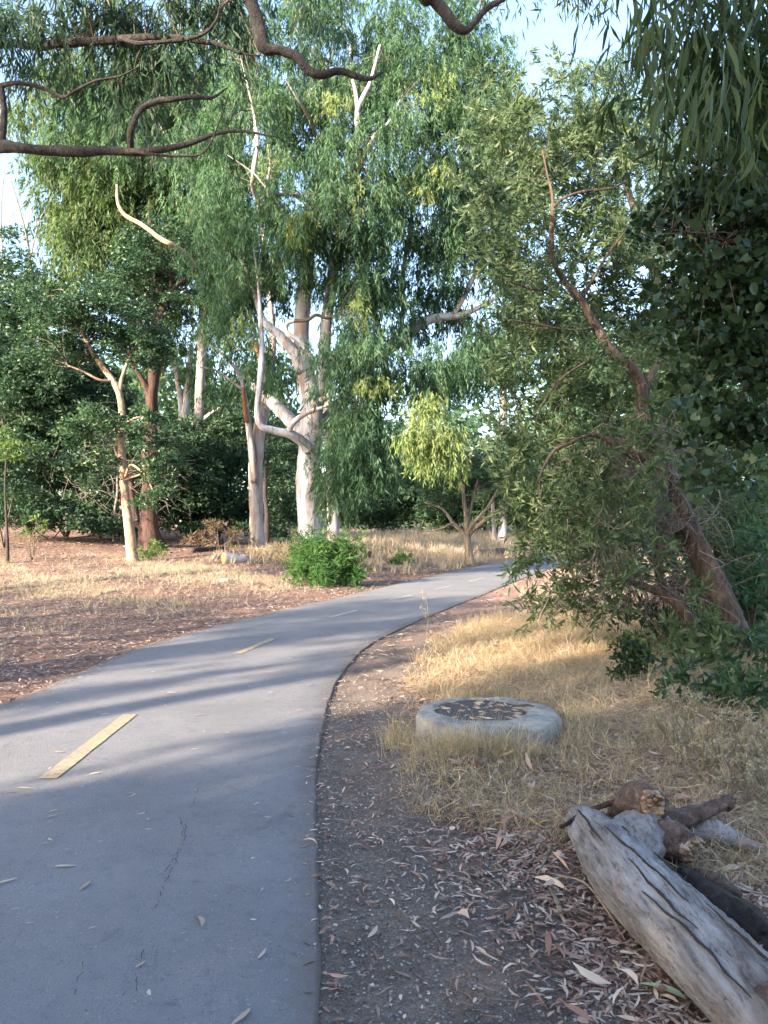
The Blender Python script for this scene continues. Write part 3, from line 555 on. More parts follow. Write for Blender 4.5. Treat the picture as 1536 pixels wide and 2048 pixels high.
# ------------------------------------------------------------------ near trees whose trunks stand outside the frame
def offtree(label, base, trunk_pts, rad, bark, name, limbs=()):
    g = gz(*base); root = empty(name, (*base, g), label, 'tree')
    pts = [np.array([base[0], base[1], g-.3])]+[np.array(p) for p in trunk_pts]
    MB().tube(pts, rad, 14, bump=.1, sub=6).build('trunk', bark, root); allp = [catmull(np.array(pts), 4)]
    for l in limbs:
        if isinstance(l[0], np.ndarray): q_, rr = l
        q_, rr = l; MB().tube(q_, rr, 10, bump=.14, sub=7).build('branch', bark, root); allp.append(catmull(q_, 4))
    return root, allp
def lim(pts, head=None):
    q_, r_ = limb(pts)
    if head is not None: q_ = np.vstack([np.array([h[:3] for h in head]), q_]); r_ = np.r_[[h[3] for h in head], r_]
    return q_, r_
ovh, LP8 = offtree('eucalyptus outside the frame whose dark bare branches reach across the top', (-6.2, 6.5), [(-6.1, 6.4, 2.0), (-6.0, 6.3, 4.2), (-5.7, 6.1, 6.6), (-5.4, 6, 9.0), (-5.3, 6, 10.5)], [.42, .34, .30, .24, .16, .08], M['dark_bark'], 'overhanging_tree', [
    lim([(-40,296,6.2,24),(0,293,6.1,24),(60,298,6,20),(150,303,6,20),(215,302,6,18),(270,304,6,16),(330,298,6,13),(385,285,6,11),(430,268,6,8),(480,262,6,6),(530,270,6,4),(560,275,6,2.5)], [(-6.0, 6.3, 4.3, .1), (-4.6, 6.3, 4.75, .07)]),
    lim([(2,296,6.1,16),(6,260,6.1,14),(8,220,6.1,13),(3,175,6.1,12)]),
    lim([(3,170,6.1,9),(40,166,6,9),(85,176,6,8),(125,194,6,7),(150,182,5.9,6),(190,162,5.9,5),(240,152,5.9,4),(275,135,5.9,3)]),
    lim([(262,296,6,12),(262,262,5.9,13),(280,222,5.9,12),(310,204,5.9,12),(345,198,5.9,11),(390,194,5.9,9),(425,195,5.9,6),(455,175,5.9,3)]),
    lim([(255,300,6,9),(300,308,5.9,6),(365,312,5.9,5),(410,302,5.9,4),(440,240,5.9,3),(460,180,5.9,2)]),
    lim([(60,92,6.6,14),(110,87,6.5,16),(170,84,6.5,17),(250,78,6.4,15),(330,74,6.4,13),(385,80,6.4,10),(440,90,6.4,8),(480,106,6.4,5),(520,112,6.4,3)], [(-5.6, 6.1, 6.0, .1), (-4.2, 6.3, 5.85, .07)]),
    lim([(240,76,6.3,7),(275,86,6.2,8),(320,84,6.2,8),(375,78,6.2,8),(410,66,6.2,6),(432,40,6.2,4),(440,10,6.2,3)]),
    lim([(490,-90,5.6,32),(498,-20,5.6,28),(508,20,5.6,26),(520,65,5.6,25),(530,97,5.6,24),(560,100,5.6,19),(592,112,5.6,20),(612,136,5.6,19),(640,150,5.6,17),(680,142,5.6,13),(712,152,5.6,12),(738,158,5.6,9),(765,145,5.6,5)], [(-5.5, 6.05, 8.2, .14), (-3.6, 5.9, 7.9, .11), (-1.6, 5.7, 6.8, .085)]),
    lim([(820,-60,5.6,32),(862,-8,5.6,28),(885,18,5.6,26),(905,45,5.6,22),(930,60,5.6,16),(950,45,5.6,12),(975,15,5.6,12),(1010,-4,5.6,10),(1050,-40,5.6,8)], [(-5.3, 6, 9.0, .13), (-3.0, 5.8, 9.0, .10), (-.9, 5.7, 8.0, .08)])])
crown([(60,60,60,50,6.5,.5,1.6),(25,120,40,40,6.5,.4,1.3),(170,40,90,55,6.8,.6,1.5),(300,40,90,55,6.8,.6,1.5),(420,50,60,60,7,.6,1.2),(120,130,50,30,6.6,.4,.9),(240,135,70,40,6.7,.5,1.2),(350,130,60,45,6.7,.5,1.3),
       (440,130,50,40,6.8,.5,1.3),(300,200,40,35,6.5,.4,.7),(270,230,30,40,6.3,.3,.7),(395,240,30,30,6.3,.3,.6),(520,240,20,40,6.3,.2,.8),(150,-40,150,40,6.6,.8,1.5),(400,-40,120,40,6.6,.8,1.4),(650,-40,120,40,6.6,.8,1.0)],
      ovh, M['euc_blue'], .24, .12, .017, 'droop', limbs=LP8, twigmat=M['twig'], ntw=200, twr=.006)

# near dark round-leaved tree and long hanging leaves at the right
def leaf_mesh(name, L, W, mat, curve=.12, seg=5, round_=False):
    v = []; f = []
    for i_ in range(seg+1):
        s = i_/seg; wd = W/2*(math.sin(PI*s**(.8 if not round_ else .7))**(.9 if not round_ else .6))+.0006
        y = s*L; z = -curve*L*(s*s); x0 = curve*L*.5*math.sin(PI*s)
        v += [(x0-wd, y, z+wd*.25), (x0, y, z), (x0+wd, y, z+wd*.25)]
    for i_ in range(seg):
        a = i_*3; f += [(a, a+1, a+4, a+3), (a+1, a+2, a+5, a+4)]
    me = bpy.data.meshes.new(name); me.from_pydata(v, [], f); me.materials.append(mat)
    for p_ in me.polygons: p_.use_smooth = True
    a = me.attributes.new('rnd', 'FLOAT', 'FACE'); val = rng.random(); a.data.foreach_set('value', np.full(len(f), val, np.float32)); return me
hang, LP9 = offtree('eucalyptus outside the frame with long leaves hanging in the top right corner', (4.6, 3.2), [(4.5, 3.3, 2), (4.2, 3.4, 4), (3.8, 3.6, 5.6), (3.2, 3.8, 6.8)], [.3, .25, .2, .14, .05], M['dark_bark'], 'overhanging_tree', [
    (np.array([(4.2, 3.4, 4.0), (3.2, 3.7, 4.6), (2.4, 3.8, 4.7), (1.7, 3.8, 4.6), (1.25, 3.8, 4.45)]), np.array([.08, .05, .03, .015, .006])),
    (np.array([(4.3, 3.4, 3.4), (3.2, 3.8, 4.2), (2.6, 3.9, 4.1), (2.2, 3.9, 3.7), (1.9, 3.9, 3.3)]), np.array([.06, .035, .02, .01, .004])),
    (np.array([(4.1, 3.4, 4.3), (2.8, 4.2, 5.0), (2.2, 4.3, 4.9), (1.7, 4.3, 4.7)]), np.array([.06, .035, .02, .01]))])
proto = [leaf_mesh('leaf', .17, .021, M['hang_leaf'], .08+.1*rng.random()) for _ in range(6)]
HC = [(1300,20,30,60),(1340,60,40,80),(1390,40,40,90),(1440,60,50,100),(1500,60,50,110),(1400,150,60,60),(1470,200,60,70),(1330,150,30,50),(1420,240,40,40),(1290,90,22,45),(1520,260,40,70),(1370,200,30,40)]
def near_leaves(parent, protos, spec, n, d0, dj, dirf, scale=(.7, 1.25)):
    base = root_loc(parent)
    for k in range(n):
        px, py, rx, ry = spec[rng.integers(len(spec))]
        p = P(px+(rng.random()*2-1)*rx, py+(rng.random()*2-1)*ry, d0+rng.standard_normal()*dj)
        o = bpy.data.objects.new('leaf', protos[rng.integers(len(protos))]); col.objects.link(o); o.parent = parent
        o.location = Vector(p)-base; q_ = Vector(dirf()).to_track_quat('Y', 'Z'); e = q_.to_euler(); o.rotation_euler = e
        o.rotation_mode = 'QUATERNION'; import mathutils
        o.rotation_quaternion = q_ @ mathutils.Quaternion((0, 1, 0), rng.random()*6.28)
        s = scale[0]+(scale[1]-scale[0])*rng.random(); o.scale = (s, s, s)
near_leaves(hang, proto, HC, 280, 3.7, .25, lambda: (rng.standard_normal()*.22-.08, rng.standard_normal()*.22, -1))
crown([(a_, b_-20, c_*1.15, d_*1.1, 4.1, .4, .85) for a_, b_, c_, d_ in HC]+[(1230,-40,60,30,4.2,.3,.6),(1010,-25,40,22,9,.3,.8),(1110,-28,40,24,9,.3,.8),(1180,5,22,22,9,.3,1.2),(1050,0,20,10,9,.2,1)], hang, M['hang_leaf'], .2, .16, .02, 'droop', limbs=LP9, twigmat=M['twig'], ntw=60, twr=.004)
rnd_t, LP10 = offtree('dark tree outside the frame with small round leaves shading the right side', (4.9, 5.6), [(4.8, 5.6, 1.8), (4.5, 5.5, 3.4), (4.2, 5.4, 5.2)], [.26, .22, .16, .08], M['dark_bark'], 'round_leaved_tree', [
    (np.array([(4.7, 5.6, 2.2), (3.7, 5.5, 3.2), (3.0, 5.4, 3.5), (2.4, 5.3, 3.6), (1.9, 5.3, 3.7)]), np.array([.08, .05, .03, .015, .006])),
    (np.array([(4.6, 5.5, 2.6), (3.6, 5.3, 2.7), (3.0, 5.2, 2.6), (2.6, 5.1, 2.4)]), np.array([.07, .04, .02, .008])),
    (np.array([(4.5, 5.5, 3.4), (3.5, 5.4, 4.3), (2.8, 5.3, 4.8), (2.2, 5.3, 4.9)]), np.array([.07, .04, .02, .008]))])
rspec = [(1430,380,110,110,5.5,.5,2.0),(1500,300,90,110,5.5,.5,2.2),(1500,480,90,110,5.4,.5,2.6),(1420,560,100,90,5.5,.5,2.0),(1500,660,90,100,5.3,.5,2.6),(1430,700,80,70,5.5,.4,1.8),(1490,820,80,90,5.2,.4,2.2),
         (1420,850,50,70,5.3,.3,1.3),(1340,480,60,60,5.8,.4,.9),(1350,620,60,60,5.8,.4,.9),(1450,950,60,50,5.2,.3,1.1),(1370,790,45,40,5.4,.3,.9),(1290,250,50,40,5.8,.3,.5),(1590,500,80,300,5.4,.5,2.2),(1520,150,70,90,5.6,.5,1.6),(1400,960,25,40,5.2,.2,.8)]
crown(rspec, rnd_t, M['dark_leaf'], .2, .062, .05, 'broad', limbs=LP10, twigmat=M['twig'], ntw=160, twr=.005)
protor = [leaf_mesh('leaf', .07, .055, M['dark_leaf'], .1, 4, True) for _ in range(5)]
near_leaves(rnd_t, protor, [(a_, b_, c_*.9, d_*.9) for a_, b_, c_, d_, *_r in rspec], 260, 4.75, .2, lambda: (rng.standard_normal(), rng.standard_normal()*.6, rng.standard_normal()*.6-.5))

# fine eucalyptus silhouettes against the sky at upper right, and wispy tree in the sky at far left
fine, _ = offtree('fine-leaved eucalyptus showing as lace against the sky behind the arching tree', (9.5, 21), [tuple(P(1380, 800, 21)), tuple(P(1300, 520, 21)), tuple(P(1240, 330, 21)), tuple(P(1210, 200, 21))], [.2, .16, .11, .07, .03], M['dark_bark'], 'eucalyptus_tree')
crown([(1200,180,60,60,21,1.5,1.1),(1260,230,80,70,21,1.5,1.2),(1300,330,90,70,21,1.5,1.2),(1370,220,80,90,21,2,1.4),(1160,260,50,50,21,1.2,.8),(1180,130,45,35,21,1,.8),(1330,430,90,60,21,1.5,1.2),(1430,420,100,90,21,2,1.6),(1480,600,110,100,20,2,2)], fine, M['euc_blue'], .45, .18, .03, 'droop')
wisp, _ = offtree('thin wispy tree with bare twigs against the bright sky at the left edge', (-19.5, 36), [tuple(P(62, 900, 36)), tuple(P(66, 640, 36)), tuple(P(58, 500, 36)), tuple(P(28, 380, 36)), tuple(P(8, 330, 36))], [.14, .12, .08, .05, .03, .012], M['fork_bark'], 'thin_tree', [
    lim([(60,520,36,3),(80,440,36,2.4),(105,400,36,1.8),(130,340,36,1.2)]), lim([(40,420,36,2.4),(70,390,36,1.8),(110,380,36,1)]), lim([(5,520,35.5,3),(2,420,35.5,2.4),(10,330,35.5,1.5)]), lim([(52,480,36,2),(30,440,36,1.6),(22,400,36,1.2),(40,350,36,.8)]), lim([(75,450,36,1.5),(60,400,36,1.2),(85,350,36,.8)])])
crown([(45,540,50,35,36,1.5,1.2),(70,600,60,45,36,1.5,1.1),(20,480,25,25,36,1,1.0),(30,640,60,50,36,1.5,1.5),(40,40,40,60,30,1,1.1),(20,650,50,60,38,2,1.5)], wisp, M['oak_leaf'], .45, .2, .06, 'broad')

# understory trees and shrubs at the left back: each its own thing
def shrub(name, label, px, py, blobs, mat, cr, L, W, style, cat='shrub', group=None, stems=6, bark=None, d=None, zlift=0):
    g0 = G(px, py) if d is None else None
    if g0 is None: q_ = P(px, py, d); g0 = np.array([q_[0], q_[1], gz(q_[0], q_[1])])
    root = empty(name, g0, label, cat, group); mb_ = MB()
    C, Wt = blob_clumps(blobs, cr)
    for k in range(stems if cat != 'tree' else 3):
        c = C[rng.integers(len(C))]; mid = (g0+c)/2+rng.standard_normal(3)*.15*np.linalg.norm(c-g0)*.4
        r0 = .012*np.linalg.norm(c-g0)+.004
        mb_.tube([g0-np.array([0, 0, .05])+rng.standard_normal(3)*np.array([.03, .03, 0]), mid, c], [r0, r0*.7, r0*.3], 6, False)
    mb_.build('stem', bark or M['twig'], root)
    zf = H(C[:, 0], C[:, 1]); C[:, 2] = np.maximum(C[:, 2], zf+.06)
    v, f, r = foliage(C, Wt, cr, L, W, style)
    v[:, 2] = np.maximum(v[:, 2], g0[2]-.4)
    np_mesh('foliage', v-g0, f, mat, root, rnd=r); return root
U = [('tall dark tree closing the sky at the far left edge', 10, 1040, [(-10,650,70,70,37,2,2),(40,780,70,60,37,2,1.8),(-20,560,50,50,37,2,1.4),(110,620,60,50,37,2,1.5)], 37),
     ('dark undergrowth along the foot of the left bank', 100, 1050, [(60,1015,80,32,32,1.2,1.8),(150,1030,70,26,32.5,1.2,1.8),(230,1045,50,22,34,1.2,1.6),(20,1000,50,40,31,1.2,1.6),(30,1035,60,22,30.5,1,2.2),(120,1042,60,18,31,1,2.2),(200,1052,50,16,32,1,2.0),(250,1058,40,16,33,1,1.6)], 32),
     ('dark undergrowth behind the shaggy red trunk', 360, 1065, [(350,1040,50,26,37,1.2,1.6),(420,1040,60,26,38,1.2,1.8),(500,1040,50,28,38,1.2,1.6),(570,1045,40,24,38,1.2,1.6),(360,1058,50,16,36,1,2),(440,1062,60,14,36,1,2),(540,1062,50,14,36,1,2),(330,1000,40,40,37,1,1.6)], 38),
     ('tall dark green tree mass above the far left bank', 60, 1040, [(30,820,80,90,33,2,2.3),(90,760,70,70,33,2,2.0),(20,720,60,60,33,2,1.8),(50,930,80,70,33,2,2.0)], 33),
     ('bluish dark tree filling the gap left of the tan crown', 130, 1055, [(120,840,80,80,34,2,2.2),(170,920,70,70,34,2,2.0),(100,940,60,60,34,2,1.8),(140,740,70,60,34,2,2)], 34),
     ('shadowed shrub under the tan tree crown', 200, 1065, [(200,990,70,40,34,1.5,1.3),(230,900,60,60,34,1.5,1.9),(210,800,60,60,35,1.5,1.9),(290,920,60,70,34,1.5,1.8)], 34),
     ('dense near-black green tree right of the shaggy red trunk', 380, 1050, [(370,900,55,60,36,2,2.5),(400,960,50,60,36,2,2.3),(350,960,40,60,36,1.5,2.0),(360,1010,60,30,36,1.5,1.5),(420,1000,50,40,36,1.5,1.8)], 36),
     ('vine-covered shrub left of the slender pale trunk', 460, 1060, [(460,900,45,70,38,2,2.2),(450,980,45,60,38,2,2.1),(480,1020,35,40,37,1.5,1.5),(470,820,40,60,38,2,1.5)], 38),
     ('dark shrub between the slender pale and thick white trunks', 565, 1060, [(565,960,35,80,37,2,2.4),(570,1020,35,40,37,1.5,2),(560,880,40,50,38,2,2)], 37),
     ('leafy tree low at the left edge with brighter leaves', 8, 1060, [(20,960,35,50,28,1.2,1.6),(10,900,35,50,28,1.2,1.6)], 28)]
for lab, px, py, bl, d in U:
    shrub('undergrowth' if 'undergrowth' in lab else 'understory_tree', lab, px, py, bl, M['oak_leaf'] if 'brighter' in lab else M['under_leaf'], .5, .2, .085, 'broad', cat='tree' if 'undergrowth' not in lab else 'undergrowth', d=d, stems=3)
mbt = MB()
for k in range(120):
    a = P(90+rng.random()*260, 880+rng.random()*130, 32+rng.random()); d = unit(rng.standard_normal(3)*np.array([1, .4, .5])+np.array([.2, 0, -.5])); l = .6+rng.random()*1.2; e = a+d*l
    mbt.tube([a, (a+e)/2+rng.standard_normal(3)*.15, e], [.012, .01, .003], 4, False, sub=3)
dt = mbt.build('dead_twigs', M['grey_twig']); tag(dt, 'tangle of bare grey twigs hanging under the dark trees', 'twigs', kind='stuff')

# back hedge of separate bushes behind the meadow, and far woods
B = [('dark rounded bush behind the grey hidden trunk', 700, (700,990,60,55)), ('wide green bush at the left end of the meadow edge', 770, (770,1000,70,50)), ('tallest dark bush under the bright hanging bough', 840, (850,960,70,70)),
     ('low green bush behind the small forked tree', 910, (900,1010,70,45)), ('dark bush right of the small forked tree', 985, (990,985,60,60)), ('bush where the path disappears', 1060, (1070,990,80,70)),
     ('dark bush beyond the bend of the path', 1160, (1170,980,90,80))]
for lab, px, (a_, b_, c_, d_) in B:
    dd = 52+4*rng.random()
    shrub('hedge_bush', lab, px, 1068, [(a_, b_, c_, d_, dd, 3, 2.6), (a_, b_+35, c_*.9, d_*.5, dd-1, 2.5, 1.6)], M['far_leaf'], .8, .34, .13, 'broad', cat='bush', d=dd, stems=6)
far = []
for k in range(46):
    px = -500+k*58+rng.standard_normal()*20; d = 66+rng.random()*22
    top = 830 if 560 < px < 1050 else (700 if px <= 560 else 620)
    if px < 90: top = 720
    top += rng.standard_normal()*30
    cy = (top+1060)/2
    far.append((px, cy, 55, (1060-top)/2, d, 4, 2.4))
    if rng.random() < .6: far.append((px+20, cy-60, 40, 60, d+4, 3, 1.5))
C, Wt = blob_clumps(far, 1.2); v, f, r = foliage(C, Wt*.48, 1.2, .8, .34, 'broad'); keep = v[::4, 2] > 0
wood = np_mesh('distant_woods', v, f, M['far_leaf'], rnd=r)
tag(wood, 'far belt of green woodland closing the view behind the meadow', 'woods', kind='stuff')

# shrubs near
shrub('green_bush', 'bright green feathery bush at the left edge of the path', 652, 1172, [(650,1130,58,38,19.8,.75,3.2),(620,1120,38,35,19.8,.5,2.2),(695,1125,32,38,19.8,.5,2.4),(650,1095,45,28,19.8,.5,1.6),(700,1155,22,20,19.6,.3,1.4),(595,1150,20,20,19.7,.3,1.0),(640,1075,60,18,19.8,.5,.4),(705,1085,25,25,19.8,.3,.4),(585,1115,22,25,19.8,.3,.5)], M['bush_leaf'], .26, .15, .02, 'spray', d=19.8, stems=14)
shrub('small_green_plant', 'low pale green plant on the meadow left of the forked tree', 805, 1140, [(805,1123,22,15,28,.3,1.8)], M['bush_leaf'], .22, .15, .04, 'spray', cat='plant', d=28)
shrub('leafy_weed', 'light green weed growing at the foot of the tan trunk', 318, 1115, [(318,1098,18,14,25.5,.3,1.8),(290,1108,22,8,25.5,.3,1.0)], M['lit_leaf'], .2, .13, .06, 'broad', cat='plant', d=25.5)
shrub('leafy_weed', 'stringy green weed on the bank near the left edge', 62, 1075, [(60,1062,22,12,25,.4,.8),(85,1040,12,20,25,.3,.4)], M['lit_leaf'], .2, .14, .05, 'spray', cat='plant', d=25)
shrub('dry_brush', 'heap of brown dead brush left of the slender pale trunk', 440, 1080, [(430,1068,60,18,32,.8,.6),(390,1082,40,10,31,.6,.5),(480,1088,30,10,29.5,.5,.5)], M['brush'], .3, .18, .022, 'spray', cat='brush', d=32, bark=M['grey_twig'])
shrub('dry_brush', 'straw coloured dry brush between the cut log and the green bush', 545, 1125, [(540,1112,38,16,27,.6,2.0),(575,1120,25,14,26,.5,1.3)], M['dry_grass'], .25, .16, .03, 'spray', cat='brush', d=27, bark=M['grey_twig'])
shrub('dark_sapling', 'small dark-leaved sapling on a bare stem in the straw', 1255, 1395, [(1258,1305,30,30,7.2,.14,2.4),(1245,1345,22,22,7.2,.12,2.0),(1285,1330,18,25,7.2,.1,1.5)], M['dark_leaf'], .09, .042, .024, 'broad', cat='sapling', d=7.2, stems=7)
for lab, bl, d, mt, nm in [('green leafy shrub at the base of the leaning trunk', [(1370,1300,60,50,8.2,.4,1.6),(1420,1370,60,40,7.6,.3,1.6)], 8.2, 'willow_leaf', 'leafy_shrub'),
                   ('green shrub at the right edge behind the leaning trunk', [(1500,1180,50,60,9.8,.4,1.8),(1520,1090,40,50,9.8,.4,1.6)], 9.8, 'euc_leaf', 'leafy_shrub'),
                   ('dark leafy shrub at the right edge under the leaning trunk', [(1500,1400,50,60,7,.3,2.0),(1460,1450,50,40,6.6,.3,1.6),(1530,1300,30,50,7.3,.3,1.8)], 7, 'oak_leaf', 'leafy_shrub'),
                   ('dark tangle of leaves low at the right edge behind the weeds', [(1420,1440,70,45,6.4,.3,1.8),(1510,1480,50,60,5.9,.3,2.0),(1350,1410,40,30,6.8,.25,1.0)], 6.4, 'oak_leaf', 'leafy_shrub'),
                   ('shaded green shrub between the fallen limb and the leaning trunk', [(1390,1240,60,60,9.6,.4,1.6),(1300,1230,50,40,9.8,.4,1.0),(1440,1300,50,50,8.9,.3,1.6)], 9.6, 'under_leaf', 'leafy_shrub'),
                   ('low green plant beside the dark sapling', [(1350,1375,35,30,7.2,.2,1.8)], 7.2, 'oak_leaf', 'leafy_shrub'),
                   ('shaded shrub deep behind the dead twigs', [(1300,1090,110,80,13,.8,1.4),(1420,1000,90,80,13,.8,1.6)], 13, 'under_leaf', 'leafy_shrub'),
                   ('tall shaded shrub closing the view at the far right', [(1500,950,80,130,14,1,2.2),(1420,1150,100,90,14,1,1.6),(1560,1150,80,130,13,1,2),(1340,960,70,70,14,1,1.8),(1400,1050,80,60,13.5,1,1.6)], 14, 'far_leaf', 'leafy_shrub'),
                   ('large green shrub beyond the arching crown', [(1200,900,120,120,17,1.5,1.4),(1330,780,120,120,18,1.5,1.6),(1180,1050,100,50,17,1,.8)], 17, 'far_leaf', 'leafy_shrub')]:
    a_ = bl[0]; shrub(nm, lab, a_[0], a_[1]+a_[3], bl, M[mt], .2+.012*d, .085+.004*d, .02+.002*d, 'spray' if d < 12 else 'broad', d=d, stems=9)

# ================================================================== unseen trees added around the camera, crowns shaped to throw the shade
def shade_pts(a0, a1, z0, z1, t, cov, cr, gaps=()):
    sh = np.array([SD.x, SD.y, 0]); sh /= np.linalg.norm(sh); perp = np.array([-sh[1], sh[0], 0])   # a = -(x*.69 - y*.72) style axis
    n = int(cov*(a1-a0)*(z1-z0)/(PI*cr*cr)*1.5)
    a = a0+(a1-a0)*rng.random(n); z = z0+(z1-z0)*rng.random(n)
    return a, z
AX = np.array([-SD.y, SD.x, 0]); AX /= np.linalg.norm(AX); 
if AX[0] < 0: AX = -AX                                     # across the sunbeams, positive to the near right
SH = np.array([SD.x, SD.y, 0]); SH /= np.linalg.norm(SH)
def shade_tree(label, a0, a1, t, z0, z1, cov, cr=.5, L=.40, W=.12, dt=1.2):  # crown is a leaf box placed up the sun's rays from the wanted shade
    am = (a0+a1)/2; base = AX*am+SH*t; g = gz(base[0], base[1]); root = empty('unseen_shade_tree', (base[0], base[1], g), label, 'tree', 'unseen shade trees added behind the camera')
    MB().tube([(base[0], base[1], g-.3), (base[0]+.1, base[1]+.1, z1*.3), (base[0]-.1, base[1], z1*.6), (base[0], base[1], z1*.95)], [.28, .2, .15, .05], 10, bump=.08).build('trunk', M['grey_bark'], root)
    area = (a1-a0)*(z1-z0); n = max(4, int(1.6*cov*area/(PI*cr*cr))); u = rng.random((n, 3))
    C = AX*(a0+(a1-a0)*u[:, :1])+SH*(t+dt*(u[:, 1:2]*2-1))+np.array([0, 0, 1])*(z0+(z1-z0)*u[:, 2:])
    v, f, r = foliage(C, np.full(n, cov*.85*area/n), cr, L, W, 'droop')
    np_mesh('crown', v-np.array(root_loc(root)), f, M['euc_leaf'], root, rnd=r)
    return root
for lab, *ar in [
    ('broad unseen eucalyptus added just behind the camera to shade the near path', -4.55, 1.5, 9, 1.5, 13, 8.5, .42),
    ('second unseen eucalyptus added behind the camera to shade the driftwood log', 1.0, 7, 9.5, 1.5, 12, 8.5, .42),
    ('third unseen shade eucalyptus added behind the camera to the right', 7, 13, 10, 2, 12, 3.0),
    ('unseen eucalyptus with a crown added to shade the branches over the path', -8.2, -4.3, 9, 7.2, 10.2, 2.6),
    ('thin unseen eucalyptus added behind the camera to cast streaks across the path', -7.5, -6.5, 10, 4.2, 7.2, 1.6, .3),
    ('sparse unseen eucalyptus added left of the camera to break the light on the path', -9.0, -7.7, 11, 4.5, 8.4, 2.0, .35),
    ('unseen eucalyptus added left of the camera to shade the far half of the path', -12.2, -9.0, 12, 4, 9.6, 3.2),
    ('second unseen eucalyptus added left of the camera to shade the verge', -15.4, -12.2, 13, 2.5, 8.6, 3.2),
    ('bushy unseen eucalyptus added left of the camera to shade the leaf litter', -19, -15.4, 13, 2, 7.7, 3.2),
    ('tall unseen eucalyptus added left of the clearing to shade the thick white trunk', -22.5, -16.0, 3, 6.9, 17, 3.2, .5)]:
    shade_tree(lab, *ar)

# ================================================================== GROUND COVER
def scatter_fall(n, xr, yr, cond, L, W, z0=.012, tilt=.22, name='leaf_litter', mat='litter', rb=0, flat=False):
    x = xr[0]+(xr[1]-xr[0])*rng.random(n); y = yr[0]+(yr[1]-yr[0])*rng.random(n)
    k = rng.random(n) < cond(x, y, path_sd(x, y)); x, y = x[k], y[k]; n = len(x)
    if n == 0: return None
    sd_ = path_sd(x, y); on = (sd_ > 0)&(sd_ < WIDTH)
    z = np.where(on, .016+.014*np.sin(PI*np.clip(sd_, 0, WIDTH)/WIDTH), H(x, y))+z0*(1-.6*on)+rng.random(n)*z0*(1-on)
    p = np.stack([x, y, z], 1); th = rng.random(n)*2*PI
    d = np.stack([np.cos(th), np.sin(th), rng.standard_normal(n)*tilt*.6*np.where(on, .2, 1)], 1); s = .3+1.25*rng.random(n)**1.3
    side = np.cross(unit(d), np.array([0, 0, 1.])+rng.standard_normal((n, 3))*tilt)
    # curved leaf: two quads (bent in plane)
    Ls = (L*s)[:, None]; Ws = (W*(.7+.6*rng.random(n)))[:, None]; d = unit(d); s1 = unit(np.cross(d, np.array([0, 0, 1.])+rng.standard_normal((n, 3))*tilt))
    bend = (rng.standard_normal((n, 1))*.15)*Ls; up = np.array([0, 0, 1.])
    if flat:
        c1 = p+d*Ls*.5+s1*bend; v = np.stack([p, c1+s1*Ws*.55, p+d*Ls, c1-s1*Ws*.55], 1).reshape(-1, 3)
        return np_mesh(name, v, np.arange(4*n).reshape(-1, 4), M[mat], rnd=rng.random(n)**(1+rb))
    c1 = p+d*Ls*.33+s1*bend*.85+up*Ls*.05; c2 = p+d*Ls*.68+s1*bend*.85+up*Ls*.04; c3 = p+d*Ls
    v = np.stack([p, c1+s1*Ws*.5, c1-s1*Ws*.5, c2+s1*Ws*.45, c2-s1*Ws*.45, c3], 1).reshape(-1, 3); b6 = np.arange(n)*6
    f = np.vstack([np.stack([b6, b6+2, b6+1], 1), np.stack([b6+1, b6+2, b6+4], 1), np.stack([b6+1, b6+4, b6+3], 1), np.stack([b6+3, b6+4, b6+5], 1)]); r = rng.random(n)**(1+rb)
    o = np_mesh(name, v, f, M[mat], rnd=np.tile(r, 4)); return o
g1 = scatter_fall(95000, (-.6, 4.2), (1.6, 9), lambda x, y, s: np.where(s < .0, .07+.93*ss(.5, 1.2, -s+.2*wob(x, y, 2))*(1-.55*ss(1.6, 2.6, -s)), 0), .062, .0105)
gt_ = scatter_fall(2600, (-.6, 4.2), (1.6, 9), lambda x, y, s: np.where(s < -.3, .5, 0), .17, .005, .03, .2, 'twig_litter', 'brush'); tag(gt_, 'thin dead twigs lying through the litter right of the path', 'twigs', kind='stuff')
gb_ = scatter_fall(1500, (-.6, 4.2), (1.6, 7), lambda x, y, s: np.where(s < 0, ss(.5, 1.1, -s), 0), .11, .022, .03, .5, 'bark_flakes', 'litter'); tag(gb_, 'curled bark flakes among the fallen leaves right of the path', 'bark flakes', kind='stuff')
tag(g1, 'pinkish brown fallen leaves piled along the right side of the path', 'leaf litter', kind='stuff')
g2 = scatter_fall(100000, (-14, -.5), (5, 20), lambda x, y, s: np.where(s > WIDTH, (1-.5*ss(.3, .8, wob(x, y, .8, 3))), 0), .09, .018, mat='mulch', flat=True)
tag(g2, 'brown leaf litter covering the verge left of the path', 'leaf litter', kind='stuff')
g3 = scatter_fall(34000, (-18, 2), (19, 36), lambda x, y, s: np.where(s > WIDTH, .8, 0), .15, .035, mat='mulch', flat=True)
tag(g3, 'reddish leaf litter under the trees left of the path', 'leaf litter', kind='stuff')
g4 = scatter_fall(14000, (-1, 9), (9, 30), lambda x, y, s: np.where((s < 0), ss(-1.3, -.2, s), np.where(s > WIDTH, ss(WIDTH+.8, WIDTH, s), .0)), .11, .024)
tag(g4, 'leaf litter drifted against both edges of the far path', 'leaf litter', kind='stuff')
g5 = scatter_fall(6500, (-4.5, 5), (2, 24), lambda x, y, s: np.where((s > 0)&(s < WIDTH), .10+.3*ss(2.2, WIDTH, s)+.4*ss(.15, 0, s), 0), .042, .011, .004, .1, 'scattered_leaves', 'path_leaf')
tag(g5, 'tiny pale leaf scraps strewn over the asphalt', 'fallen leaves', kind='stuff')
g6 = scatter_fall(26000, (-4.5, 4), (1.8, 18), lambda x, y, s: ss(-.10, -.02, s)*ss(.13, .0, s)*.9+ss(WIDTH+.2, WIDTH, s)*ss(WIDTH-.35, WIDTH, s)*.9, .045, .012, .008)
